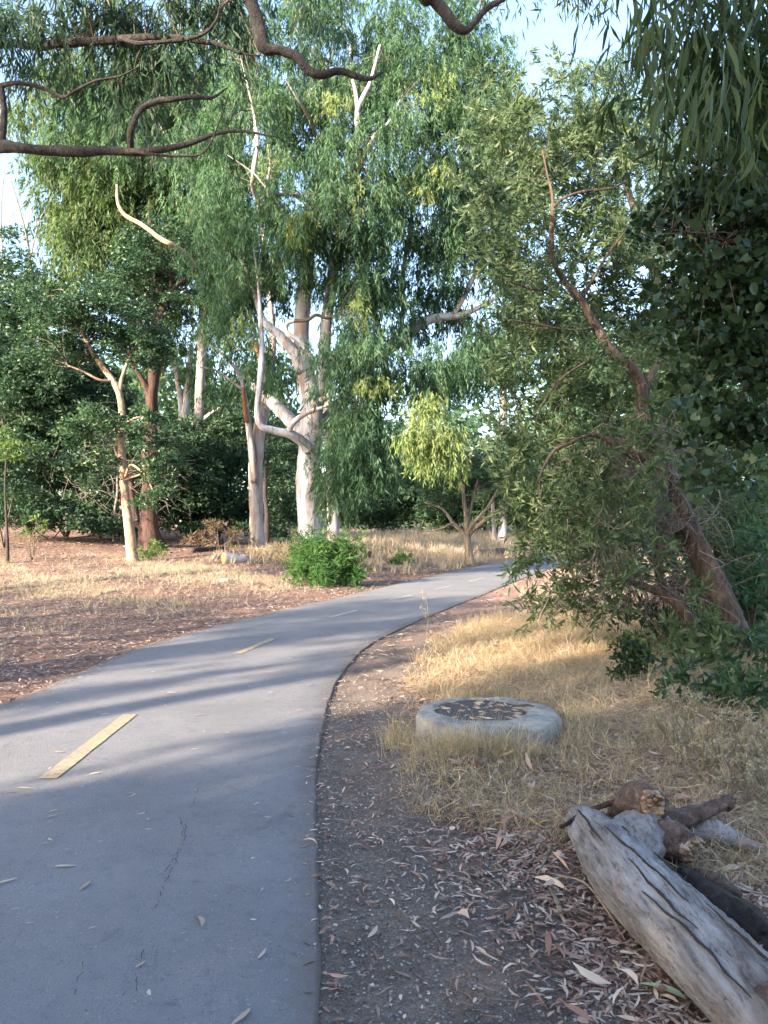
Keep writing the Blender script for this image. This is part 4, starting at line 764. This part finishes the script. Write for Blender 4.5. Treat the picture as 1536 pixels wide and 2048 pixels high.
tag(g6, 'crumbled leaf debris lining the asphalt edges', 'leaf litter', kind='stuff')

def grass(n, xr, yr, cond, h, wd, name, mat, lean=.45, tuft=6, bias=0, rpow=1, seeds=False, one=False):
    nt_ = n//tuft; x = xr[0]+(xr[1]-xr[0])*rng.random(nt_); y = yr[0]+(yr[1]-yr[0])*rng.random(nt_)
    k = rng.random(nt_) < cond(x, y, path_sd(x, y)); x, y = x[k], y[k]; z = H(x, y); nt_ = len(x)
    hh = (.5+.8*rng.random(nt_)); tl = rng.standard_normal((nt_, 2))*.25
    idx = np.repeat(np.arange(nt_), tuft); n = len(idx)
    p = np.stack([x[idx], y[idx], z[idx]-.01], 1); p[:, :2] += rng.standard_normal((n, 2))*h*.10
    hb = h*hh[idx]*(.5+.7*rng.random(n)); le = (rng.standard_normal((n, 2))*lean+tl[idx])
    d1 = np.column_stack([le*.5, np.ones(n)]); d2 = np.column_stack([le*1.7, np.ones(n)*(1-.35*np.abs(le).sum(1))])
    d1 = unit(d1); d2 = unit(d2); th = rng.random(n)*PI; s = np.column_stack([np.cos(th), np.sin(th), np.zeros(n)])*wd*.5
    a = p; c = p+d1*hb[:, None]*.5; e = c+d2*hb[:, None]*.5
    if one:
        v = np.stack([a-s, a+s, e+s*.15+(c-a)*.1, e-s*.15+(c-a)*.1], 1).reshape(-1, 3); r = np.clip(.5*rng.random(nt_)[idx]+.5*rng.random(n), 0, 1)
        return np_mesh(name, v, np.arange(4*n).reshape(-1, 4), M[mat], rnd=r)
    v = np.stack([a-s, a+s, c-s*.8, c+s*.8, e-s*.12, e+s*.12], 1).reshape(-1, 3); b6 = np.arange(n)*6
    f = np.vstack([np.stack([b6, b6+1, b6+3, b6+2], 1), np.stack([b6+2, b6+3, b6+5, b6+4], 1)]); r = np.clip(.5*rng.random(nt_)[idx]+.5*rng.random(n), 0, 1)**rpow
    return np_mesh(name, v, f, M[mat], rnd=np.r_[r, r])
M['chip'] = leaf_mat('grit chip', [(0, (.07, .065, .065)), (.5, (.19, .175, .17)), (.85, (.33, .30, .28)), (1, (.50, .46, .42))], .02, .8)
gc = grass(12000, (.0, 1.5), (4.8, 5.9), lambda x, y, s: np.where(np.hypot(x-.77, y-5.66) > .56, 1, 0)*np.exp(-((np.hypot(x-.77, y-5.66)-.62)/.2)**2)*(.25+.75*ss(-.2, .4, wob(x, y, 5.0, 3))), .26, .0034, 'dry_grass', 'dry_grass', .7, 7)
tag(gc, 'thin dry grass growing up against the front of the concrete ring', 'dry grass', kind='stuff')
g1b = scatter_fall(42000, (-.6, 1.6), (1.6, 7), lambda x, y, s: np.where(s < 0, .8, 0), .014, .010, .006, .3, 'chips', 'chip', flat=True)
tag(g1b, 'small gravel chips and bark crumbs on the bare shoulder', 'gravel', kind='stuff')
RG = G(980, 1430)
def condR(x, y, s):
    ring = np.hypot(x-.78, y-5.65) > .60
    return np.where(s < 0, ss(.66, 1.15, -s+.22*wob(x, y, 2.2, 5)-.55*ss(4.0, 3.5, y)*(x < 1.25)+.2*ss(3.8, 4.3, y)*ss(5.2, 4.8, y)+.45*np.exp(-((x-.55)**2+(y-5.0)**2)/.2)), 0)*ring*(.55+.45*ss(-.25, .35, wob(x, y, 2.6, 8)))
gr1 = grass(160000, (.1, 5.5), (3.2, 13), condR, .17, .0032, 'dry_grass', 'dry_grass', 1.05, 7)
tag(gr1, 'tangled golden dry grass around the concrete ring', 'dry grass', kind='stuff')
gr1b = grass(26000, (.2, 6), (6.2, 13.5), lambda x, y, s: np.where(s < 0, ss(.5, 1.1, -s), 0), .23, .0045, 'dry_grass', 'dry_grass', .9, 8)
tag(gr1b, 'taller golden grass behind the concrete ring', 'dry grass', kind='stuff')
gs = scatter_fall(70000, (.1, 5.5), (3.2, 13), lambda x, y, s: condR(x, y, s)*.9, .17, .0045, .03, .8, 'fallen_straw', 'dry_grass', flat=True)
tag(gs, 'broken straw lying criss-cross in the grass right of the path', 'dry grass', kind='stuff')
gr2 = grass(150000, (-17, -1), (11, 27), lambda x, y, s: np.where(s > WIDTH, .10+.90*straw_left(x, y, s-WIDTH), 0)*ss(.6, 1.6, s-WIDTH), .17, .011, 'dry_grass', 'dry_tan', .6, 8, one=True)
tag(gr2, 'straw coloured grass tufts in the sunlit clearing at the left', 'dry grass', kind='stuff')
gr2b = grass(70000, (-12, -2.5), (5, 18), lambda x, y, s: np.where(s > WIDTH, ss(.1, .7, wob(x, y, 1.0, 2))*ss(.9, 2, s-WIDTH), 0), .13, .007, 'dry_grass', 'weed_grey', .6, 8)
tag(gr2b, 'flattened grey grass on the verge left of the path', 'dry grass', kind='stuff')
gr3 = grass(80000, (-6, 14), (24, 62), lambda x, y, s: np.where(s > WIDTH+.3, field(x, y, s-WIDTH)*.9+.25*ss(20, 26, y), 0), .42, .03, 'dry_grass', 'dry_tan', .28, 6, one=True)
tag(gr3, 'pale dry meadow grass beyond the path', 'dry grass', kind='stuff')
gr4 = grass(30000, (3, 16), (12, 40), lambda x, y, s: np.where(s < -.8, .8, 0), .35, .02, 'dry_grass', 'dry_tan', .35, 6, one=True)
tag(gr4, 'dry grass along the right side of the far path', 'dry grass', kind='stuff')
gr5 = grass(2500, (-1.5, 4), (17.5, 22), lambda x, y, s: np.where((s > WIDTH+.1)&(s < WIDTH+1.2), ss(0, .4, wob(x, y, 1.5)), 0), .16, .014, 'green_grass', 'bush_leaf', .4, 6)
tag(gr5, 'short green grass by the left path edge past the bush', 'grass', kind='stuff')

# individual fallen leaves on the asphalt
pl = [leaf_mesh('fallen_leaf', .12, .018, M['path_leaf'], .10+.15*rng.random(), 6) for _ in range(5)]+[leaf_mesh('fallen_leaf', .10, .022, M['path_leaf'], .25, 6)]
def zat(px, py):
    r = ray(px, py); t_ = -(CAMZ-.028)/r[2]; return r[0]*t_, r[1]*t_
big = [(390,1845,1.15,120,'largest crescent shaped pale leaf on the shaded asphalt'),(166,1778,.75,80,'pale curled leaf lying left of the crescent leaf'),(130,1735,.8,10,'thin arched leaf on the shaded asphalt left of the crack'),(57,1578,1.1,5,'curled white leaf beside the near end of the yellow dash'),
       (12,1588,1.0,20,'flat pale leaf at the left picture edge'),(538,1640,.5,15,'small greenish leaf scrap near the right side of the asphalt'),(478,2037,1.0,70,'narrow leaf at the bottom of the picture on the asphalt'),(105,1636,.6,40,'slim leaf just below the yellow dash'),
       (106,1625,.5,50,''),(122,1505,.8,15,'pale leaf pair left of the yellow dash'),(190,1550,.7,40,'twisted leaf right of the yellow dash'),(295,1645,.35,80,''),(298,1660,.3,10,''),(512,1557,.3,90,''),(10,1768,.8,45,'slanting leaf by the left edge of the picture'),
       (278,1932,.5,70,''),(522,1910,.6,75,'slender upright leaf low on the asphalt'),(186,1866,.4,50,''),(28,1822,.3,50,''),(400,1432,.9,15,'dark bent leaf in the sunlit strip'),(345,1387,.9,10,'dark curled leaf on the shaded strip'),(316,1400,.7,170,''),(210,1430,.7,30,'pale leaf left of the yellow dash top'),
       (570,1470,.5,20,''),(596,1502,.4,90,''),(623,1514,.5,60,''),(455,1466,.4,10,''),(545,1385,.8,20,''),(484,1356,.7,5,''),(660,1304,.8,0,''),(580,1318,.7,30,''),(430,1333,.8,150,''),(305,1345,.7,60,''),(150,1380,.9,20,''),(240,1362,.8,0,''),(510,1628,.3,30,''),(435,1655,.3,10,''),(463,1767,.35,0,''),(523,1779,.3,90,''),(365,1868,.3,60,''),
       (262,1590,.4,20,''),(200,1690,.3,70,''),(480,1700,.25,20,''),(600,1420,.6,0,''),(620,1370,.7,40,''),(540,1345,.6,10,''),(390,1500,.5,20,''),(330,1540,.4,60,''),(90,1690,.4,30,''),(60,1850,.35,10,'')]
for k, (px, py, s, an, lab) in enumerate(big):
    x, y = zat(px, py); o = bpy.data.objects.new('fallen_leaf', pl[k % 6]); col.objects.link(o)
    an = math.radians(an); o.location = (x-.06*s*math.cos(an), y-.06*s*math.sin(an)*.6, zp(x, y)+.008+.035*s*(k % 6 == 5)); o.rotation_euler = (.12, rng.standard_normal()*.15, an-PI/2); o.scale = (s*1.1, s, s)
    tag(o, lab or 'small pale fallen leaf on the asphalt path', 'leaf', 'fallen leaves on the path')
# leaves on the right verge
bigr = [(1185,1775,.8,80,'bright yellow leaf on the litter left of the driftwood log', (.55,.45,.05)),(1375,2035,1.3,140,'pale green leaf at the bottom edge near the log', (.32,.42,.26)),(845,1640,1,60,'',None),(855,1775,1,120,'',None),(735,1920,.9,70,'',None),
        (700,1790,.5,20,'',None),(735,1595,.5,0,'',None),(1075,2010,.5,0,'',None),(915,1685,1.1,100,'',None),(1000,1700,1.1,30,'',None),(940,1770,1.0,130,'',None),(880,1870,.9,40,'',None)]
for k, (px, py, s, an, lab, cc) in enumerate(bigr):
    g_ = G(px, py); me = pl[k % 5]
    if cc:
        mm, t_, b_ = nodes('coloured fallen leaf'); n_ = noise(t_, 60, 3, .6); t_.links.new(ramp(t_, n_, [(.3, tuple(c_*.8 for c_ in cc)), (.7, cc)]), b_.inputs['Base Color']); b_.inputs['Roughness'].default_value = .6
        me = leaf_mesh('fallen_leaf', .085 if k == 0 else .13, .026 if k == 0 else .04, mm, .15, 6)
    o = bpy.data.objects.new('fallen_leaf', me); col.objects.link(o); an = math.radians(an)
    o.location = (g_[0], g_[1], g_[2]+.035); o.rotation_euler = (.1, .2, an-PI/2); o.scale = (s, s, s)
    tag(o, lab or 'long pale fallen leaf on the grit right of the path', 'leaf', 'fallen leaves on the right verge' if not lab else None)
# bark strips
for k, (pts, wd, mt, lab) in enumerate([([(1115,1785),(1170,1805),(1215,1850),(1250,1900)], .007, 'path_leaf', 'long thin pale twig arching over the leaf litter'), ([(1100,1812),(1120,1842),(1108,1868)], .012, 'litter', 'curled pink bark strip left of the arching twig'),
                              ([(1360,1935),(1420,1965),(1450,2030)], .02, 'litter', 'pink bark strip beside the near end of the driftwood log'), ([(1085,1700),(1100,1740),(1075,1780)], .009, 'litter', 'curved pink bark strip on the litter near the far end of the log')]):
    g_ = np.array([G(*p_) for p_ in pts]); g_[:, 2] += .03+.02*np.sin(np.linspace(0, PI, len(g_)))
    o = MB().tube(g_, [wd*.6]+[wd]*(len(g_)-2)+[wd*.4], 6, flat=.5, sub=6).build('bark_strip', M['tan_bark'] if mt == 'path_leaf' else M['fork_bark']); tag(o, lab, 'bark strip')

# ================================================================== OBJECTS
# concrete manhole ring
mc, t, b = nodes('weathered concrete'); n1 = noise(t, 9, 5, .65); n2 = noise(t, 90, 4, .7)
c = ramp(t, n1, [(.3, (.13, .115, .10)), (.5, (.25, .238, .215)), (.7, (.34, .325, .30))]); c = mix(t, 1.0, c, ramp(t, n2, [(.3, (.75,)*3), (.5, (1,)*3)]), 'MULTIPLY')
t.links.new(c, b.inputs['Base Color']); b.inputs['Roughness'].default_value = .95; bump(t, b, n2, .6, .01)
mi, t, b = nodes('rusty iron cover'); n1 = noise(t, 30, 5, .7)
t.links.new(ramp(t, n1, [(.3, (.05, .042, .040)), (.6, (.10, .085, .082)), (.75, (.15, .12, .11))]), b.inputs['Base Color']); b.inputs['Metallic'].default_value = .3; b.inputs['Roughness'].default_value = .8
cx, cy, zt = .77, 5.66, .30
mh = empty('manhole', (cx, cy, gz(cx, cy)-.065), 'round concrete manhole ring with a dark metal lid sunk in dry grass', 'manhole')
seg = 72; prof = [(.30, .22), (.345, .262), (.345, .268), (.36, .272), (.50, .275), (.522, .272), (.532, .258), (.540, .1), (.545, -.2)]
th = np.linspace(0, 2*PI, seg, endpoint=False); v = []
for (r_, z_) in prof:
    for k, a_ in enumerate(th):
        inner = r_ < .4; ox, oy = (-.04, .13) if inner else (0, 0)
        pg = math.cos(PI/9)/math.cos(((a_+.25) % (2*PI/9))-PI/9); pg = 1 if inner or r_ < .51 else 1+.75*(pg-1)
        rr_ = r_*pg*(1.015+.006*math.sin(a_*11+1)+.008*(rng.random()-.5)*(r_ > .51)); v.append((ox+rr_*math.cos(a_)*1.0, oy+rr_*math.sin(a_), z_+.004*math.sin(a_*7)+(rng.random()-.5)*.006*(r_ > .4)))
f = [(i_*seg+k, i_*seg+(k+1) % seg, (i_+1)*seg+(k+1) % seg, (i_+1)*seg+k) for i_ in range(len(prof)-1) for k in range(seg)]
ro = np_mesh('concrete_ring', v, np.array(f)[:, ::-1], mc, mh, smooth=False)
v = [(-.04, .13, .262)]; rs = [.08, .16, .24, .30, .335]
for r_ in rs:
    for a_ in th: v.append((-.04+r_*math.cos(a_), .13+r_*math.sin(a_), .260+(.006 if r_ in (.16, .30) else 0)))
f = [(0, 1+k, 1+(k+1) % seg, 1+(k+1) % seg) for k in range(seg)]
me = bpy.data.meshes.new('lid'); ff = [(0, 1+k, 1+(k+1) % seg) for k in range(seg)]+[(1+i_*seg+k, 1+(i_+1)*seg+k, 1+(i_+1)*seg+(k+1) % seg, 1+i_*seg+(k+1) % seg) for i_ in range(len(rs)-1) for k in range(seg)]
me.from_pydata(v, [], ff); lid = link_mesh('lid', me, mi, mh)
mbx = MB(); mbx.tube([(.26, .22, .275), (.33, .2, .283), (.38, .17, .279)], [.014, .02, .01], 6, flat=.4); hh_ = np.vstack(mbx.v); np_mesh('handle', hh_, np.vstack(mbx.f), mi, mh)
C_ = []; n = 75; rr_ = .33*np.sqrt(rng.random(n)); a_ = rng.random(n)*2*PI
p_ = np.stack([cx-.04+rr_*np.cos(a_), cy+.13+rr_*np.sin(a_), gz(cx, cy)-.065+.272+rng.random(n)*.008], 1); dd = np.stack([np.cos(a_*7), np.sin(a_*7), np.zeros(n)], 1)
v, f = leaf_quads(p_, dd, .05+.05*rng.random(n), .010+.006*rng.random(n), np.cross(dd, np.array([0, 0, 1.])+rng.standard_normal((n, 3))*.15)); f = f
o = np_mesh('scattered_leaves', v, f, M['path_leaf'], rnd=rng.random(n)); tag(o, 'dry leaves lying on the manhole lid', 'fallen leaves', kind='stuff')

# driftwood log
ml, t, b = nodes('weathered grey wood'); n1 = noise(t, 1.2, 6, .65, mapscale=(9, 2.2, 9), dist=.8); n2 = noise(t, 1.0, 5, .75, mapscale=(60, 7, 60), dist=.5); n3 = noise(t, 4, 3, .6)
c = ramp(t, n1, [(.28, (.08, .065, .058)), (.42, (.18, .16, .152)), (.55, (.27, .255, .255)), (.7, (.36, .35, .36))])
c = mix(t, 1.0, c, ramp(t, n2, [(.34, (.30, .26, .24)), (.47, (.9, .9, .9)), (.65, (1.1, 1.1, 1.1))]), 'MULTIPLY')
c = mix(t, ramp(t, n3, [(.56, (0,)*3), (.7, (.65,)*3)]), c, (.27, .15, .10))
t.links.new(c, b.inputs['Base Color']); b.inputs['Roughness'].default_value = .85; bump(t, b, n2, .8, .02)
mk = bark_mat('dark weathered knob', [(.3, (.05, .035, .028)), (.5, (.14, .09, .07)), (.7, (.28, .2, .16))], (14, 14, 14), 1.5, .9, (40, 40, 40))
mend, t, b = nodes('split wood end'); n1 = noise(t, 9, 5, .75, mapscale=(1, 1, 4), dist=.8); t.links.new(ramp(t, n1, [(.36, (.05, .032, .022)), (.46, (.17, .105, .065)), (.56, (.30, .21, .145)), (.7, (.38, .32, .27))]), b.inputs['Base Color']); b.inputs['Roughness'].default_value = .8
lg = empty('driftwood_log', (1.15, 3.2, gz(1.15, 3.2)), 'large bleached fallen log with broken branch stubs at the bottom right', 'log')
def Zp(px, py, z):
    r = ray(px, py); t_ = (z+GL-CAMZ)/r[2]; return np.array([r[0]*t_, r[1]*t_, z+GL])
GL = gz(1.15, 3.2)
spine = np.array([Zp(1162,1640,.13), Zp(1190,1672,.13), Zp(1232,1722,.13), Zp(1292,1788,.13), Zp(1372,1868,.13), Zp(1452,1944,.13), Zp(1540,2030,.13), Zp(1660,2140,.13)])
rad = np.array([.080, .115, .142, .146, .144, .142, .140, .14])
MB().tube(spine, rad, 64, bump=.07, sub=14, flat=.9, groove=.022).build('log_body', ml, lg)
def stub(pts, r_, mat, end=None, sg=14, bm=.15):
    pts = np.array(pts); o = MB().tube(pts, r_, sg, bump=bm, sub=6).build('branch_stub', mat, lg)
    if end:
        dirv = unit(pts[-1]-pts[-2]); mbb = MB().tube([pts[-1]-dirv*.012, pts[-1]+dirv*.006], [r_[-1]*.93, r_[-1]*.80], sg, bump=.1, sub=1)
        s1 = unit(np.cross(dirv, [0, 0, 1.])); s2 = np.cross(s1, dirv)
        for k in range(16):
            a_ = rng.random()*6.28; q_ = r_[-1]*(.25+.6*rng.random()); c0 = pts[-1]+(s1*math.cos(a_)+s2*math.sin(a_))*q_; L_ = .015+.05*rng.random()*(.5+.5*math.sin(a_))
            mbb.tube([c0-dirv*.02, c0+dirv*L_*.6, c0+dirv*L_+rng.standard_normal(3)*.004], [.016, .011, .003], 6, sub=1)
        np_mesh('broken_end', np.vstack(mbb.v)-np.array(root_loc(o)), np.vstack(mbb.f), end, o)
    return o
stub([Zp(1238,1740,.10), Zp(1262,1700,.14), Zp(1290,1662,.16), Zp(1308,1640,.15)], [.10, .13, .115, .07], ml, None, 36, .14)       # right-hand lobe
stub([P(1215,1690,3.75), P(1240,1648,3.76), P(1264,1618,3.70), P(1286,1606,3.60), P(1306,1608,3.50)], [.06, .08, .092, .090, .072], mk, mend, 20, .16)
stub([Zp(1270,1700,.12), Zp(1305,1682,.15), Zp(1345,1684,.17), Zp(1378,1698,.165)], [.09, .084, .078, .062], mk, mend, 18, .16)
stub([Zp(1300,1650,.12), Zp(1350,1640,.16), Zp(1400,1626,.19), Zp(1455,1604,.22)], [.06, .05, .04, .034], mk, mk, 12, .18)
stub([Zp(1345,1665,.08), Zp(1400,1660,.11), Zp(1455,1676,.10), Zp(1520,1700,.07)], [.04, .06, .055, .02], ml, None, 14, .2)
stub([Zp(1330,1722,.06), Zp(1400,1775,.06), Zp(1480,1835,.06), Zp(1570,1905,.05)], [.04, .055, .06, .05], M['dark_bark'], None, 14, .3)
stub([Zp(1380,1745,.08), Zp(1430,1758,.10), Zp(1480,1790,.10)], [.015, .028, .012], mk, None, 8, .3)
stub([Zp(1120,1655,.16), Zp(1180,1622,.21), Zp(1240,1600,.25)], [.008, .014, .012], M['red_bark'], None, 8, .3)
mcr, t, b = nodes('dark split in wood'); b.inputs['Base Color'].default_value = (.03, .022, .018, 1); b.inputs['Roughness'].default_value = 1
# splits in the wood, laid along the log's upper surface
cur = catmull(np.column_stack([spine, rad]), 9); tdir = unit(np.gradient(cur[:, :3], axis=0))
for (s0, s1, an) in ((.25, .62, -.15), (.06, .34, -.55), (.5, .9, -.75), (.10, .3, .45), (.60, .93, .30), (.36, .5, .7), (.42, .7, -.45)):
    ii = np.arange(int(s0*len(cur)), int(s1*len(cur))); pts = []
    for k, q_ in enumerate(ii):
        sdv = unit(np.cross(tdir[q_], [0, 0, 1.])); upv = np.cross(sdv, tdir[q_]); A_ = an+.07*math.sin(k*.19+an*9)+.02*math.sin(k*.9)
        pts.append(cur[q_, :3]+(-sdv*math.sin(A_)+upv*math.cos(A_)*.95)*cur[q_, 3]*1.0)
    w_ = .0042*np.sin(np.linspace(.1, PI-.05, len(pts)))+.0012
    MB().tube(pts, w_, 6, False, sub=2, bump=.3).build('split', mcr, lg)
# dark brown cut chunk at the corner
ch = np.array([Zp(1590,2010,.20), Zp(1535,2025,.20)]); cl = empty('wood_chunk', (ch[0][0], ch[0][1], gz(ch[0][0], ch[0][1])), 'dark brown rounded wood end cut off by the bottom right corner', 'wood')
MB().tube([ch[0]+np.array([.2, .15, -.05]), ch[0], ch[1]], [.085, .08, .066], 18, bump=.04).build('chunk_body', mk, cl)

# cut log in the distance, fallen red log, stone, small stump
def groundlog(label, p0, p1, r0, r1, mat, endmat, name='cut_log'):
    a = G(*p0); bq = G(*p1); bq[2] = gz(bq[0], bq[1]); a[2] += r0*.8; bq[2] += r1*.8
    root = empty(name, (a[0], a[1], gz(a[0], a[1])), label, 'log'); MB().tube([a, a*.6+bq*.4, bq], [r0, (r0+r1)/2*1.03, r1], 16, bump=.07).build('log_body', mat, root)
    dv = unit(a-bq); mbb = MB().tube([a-dv*.01, a+dv*.02], [r0*.93, r0*.93], 16, sub=1); np_mesh('cut_end', np.vstack(mbb.v)-np.array(root_loc(root)), np.vstack(mbb.f), endmat, root); return root
mye, t, b = nodes('yellow cut wood'); n1 = noise(t, 6, 4, .6); t.links.new(ramp(t, n1, [(.3, (.45, .28, .08)), (.7, (.68, .48, .20))]), b.inputs['Base Color']); b.inputs['Roughness'].default_value = .8
groundlog('short cut log with a yellow sawn end lying on the litter', (447,1128), (496,1124), .20, .13, M['white_bark'], mye)
groundlog('grey weathered piece of wood just left of the cut log', (428,1118), (445,1116), .07, .05, M['grey_bark'], M['grey_bark'], 'wood_piece')
groundlog('fallen reddish brown log beside the small forked tree', (948,1115), (1012,1113), .19, .22, M['red_bark'], M['red_bark'], 'fallen_log')
groundlog('fallen dark trunk lying behind the shaggy red tree', (385,1105), (450,1100), .10, .08, M['dark_bark'], M['dark_bark'], 'fallen_log')
def stone(label, px, py, s, mat):
    g_ = G(px, py); import bmesh
    bm = bmesh.new(); bmesh.ops.create_icosphere(bm, subdivisions=3, radius=s)
    for v_ in bm.verts:
        d_ = v_.co.normalized(); k_ = 1+.13*math.sin(d_.x*5+1)+.1*math.sin(d_.y*6+d_.z*4)+.04*math.sin(d_.x*17+d_.z*13); v_.co = Vector((v_.co.x*1.3*k_, v_.co.y*k_, min(v_.co.z*.8*k_, s*.5)))
    me = bpy.data.meshes.new('stone'); bm.to_mesh(me); bm.free(); o = link_mesh('stone', me, mat); o.location = (g_[0], g_[1], g_[2]+s*.25); tag(o, label, 'stone'); return o
stone('small pale stone on the litter below the cut log', 453, 1165, .13, mc)
g_ = G(736, 1116); st = empty('small_stump', g_, 'small dark square-topped stump in the meadow right of the bush', 'stump')
MB().tube([g_-np.array([0, 0, .1]), g_+np.array([0, 0, .12]), g_+np.array([0, 0, .25])], [.16, .14, .15], 12, bump=.12, sub=3).build('stump_body', M['red_bark'], st)

# dry weed stalks (thistle like) at the right, thin stalks in the foreground grass
def stalk(label, px, py, toppy, d, name='dry_weed', heads=True, lean=0, mat='weed_grey', nb=7, thick=.0035, group=None):
    q_ = P(px, py, d); g0 = np.array([q_[0], q_[1], gz(q_[0], q_[1])]); top = P(px+lean, toppy, d)
    root = empty(name, g0, label, 'weed', group); mid = (g0+top)/2+rng.standard_normal(3)*.015; m_ = MB(); m_.tube([g0-np.array([0, 0, .03]), mid, top], [thick, thick*.8, thick*.4], 5, False)
    tips = [top]
    for k in range(nb):
        s = .35+.6*rng.random(); a = g0+(top-g0)*s; l = (.07+.13*rng.random())*(1.2-s*.5); th_ = rng.random()*6.28; e = a+np.array([math.cos(th_)*.6, math.sin(th_)*.6, .9])*l; tips.append(e)
        m_.tube([a, (a+e)/2+np.array([0, 0, -.01]), e], [thick*.6, thick*.5, thick*.3], 4, False, sub=3)
    m_.build('stem', M['weed_grey'], root)
    if heads:
        n = len(tips)*13; tp = np.repeat(np.array(tips), 13, 0)+rng.standard_normal((n, 3))*.005; dd = rng.standard_normal((n, 3)); v, f = leaf_quads(tp, dd, .016+.016*rng.random(n), .009)
        tag(np_mesh('seed_heads', v-g0, f, M[mat], root, rnd=rng.random(n)), kind='stuff')
        n = 22; s = rng.random((n, 1)); tp = g0+(top-g0)*s; dd = rng.standard_normal((n, 3))+np.array([0, 0, .5]); v, f = leaf_quads(tp, dd, .03+.03*rng.random(n), .006); tag(np_mesh('leaves', v-g0, f, M['weed_grey'], root, rnd=rng.random(n)), kind='stuff')
    return root
W_ = [(1352,1520,1372,5.0),(1372,1530,1402,5.0),(1390,1540,1390,4.9),(1418,1545,1408,4.8),(1440,1555,1440,4.7),(1465,1560,1432,4.7),(1490,1580,1460,4.6),(1512,1570,1450,4.6),(1530,1590,1470,4.5),(1475,1600,1500,4.5),(1405,1560,1450,4.8),(1445,1600,1490,4.5),(1500,1620,1520,4.3),(1530,1640,1540,4.2),
      (1335,1540,1450,5.0),(1365,1560,1470,4.8),(1425,1600,1520,4.5),(1395,1600,1540,4.5),(1462,1640,1555,4.2),(1515,1660,1580,4.1)]
W_.sort(); ORD = 'first second third fourth fifth sixth seventh eighth ninth tenth eleventh twelfth thirteenth fourteenth fifteenth sixteenth seventeenth eighteenth nineteenth twentieth'.split()
for k, (px, py, tp, d) in enumerate(W_):
    stalk('%s pale dry weed stalk from the left in the weeds at the right edge' % ORD[k], px, py+30, tp, d, group='dry weeds at the right edge', lean=rng.standard_normal()*8, nb=8, thick=.007)
stalk('thin upright seed stalk standing in front of the manhole', 997, 1500, 1290, 5.0, 'seed_stalk', True, -6, 'dry_grass', 3, .002)
stalk('tall bare seed stalk at the edge of the path by the grass', 853, 1265, 1190, 10.5, 'seed_stalk', True, 0, 'weed_grey', 5, .004)
stalk('thin bare stalk rising from the grass under the arching tree', 1008, 1330, 1185, 8.2, 'seed_stalk', False, -3, 'dry_grass', 2, .003)
stalk('broken pale weed stem standing over the log stubs', 1428, 1640, 1560, 4.0, 'seed_stalk', True, 12, 'weed_grey', 4, .004)
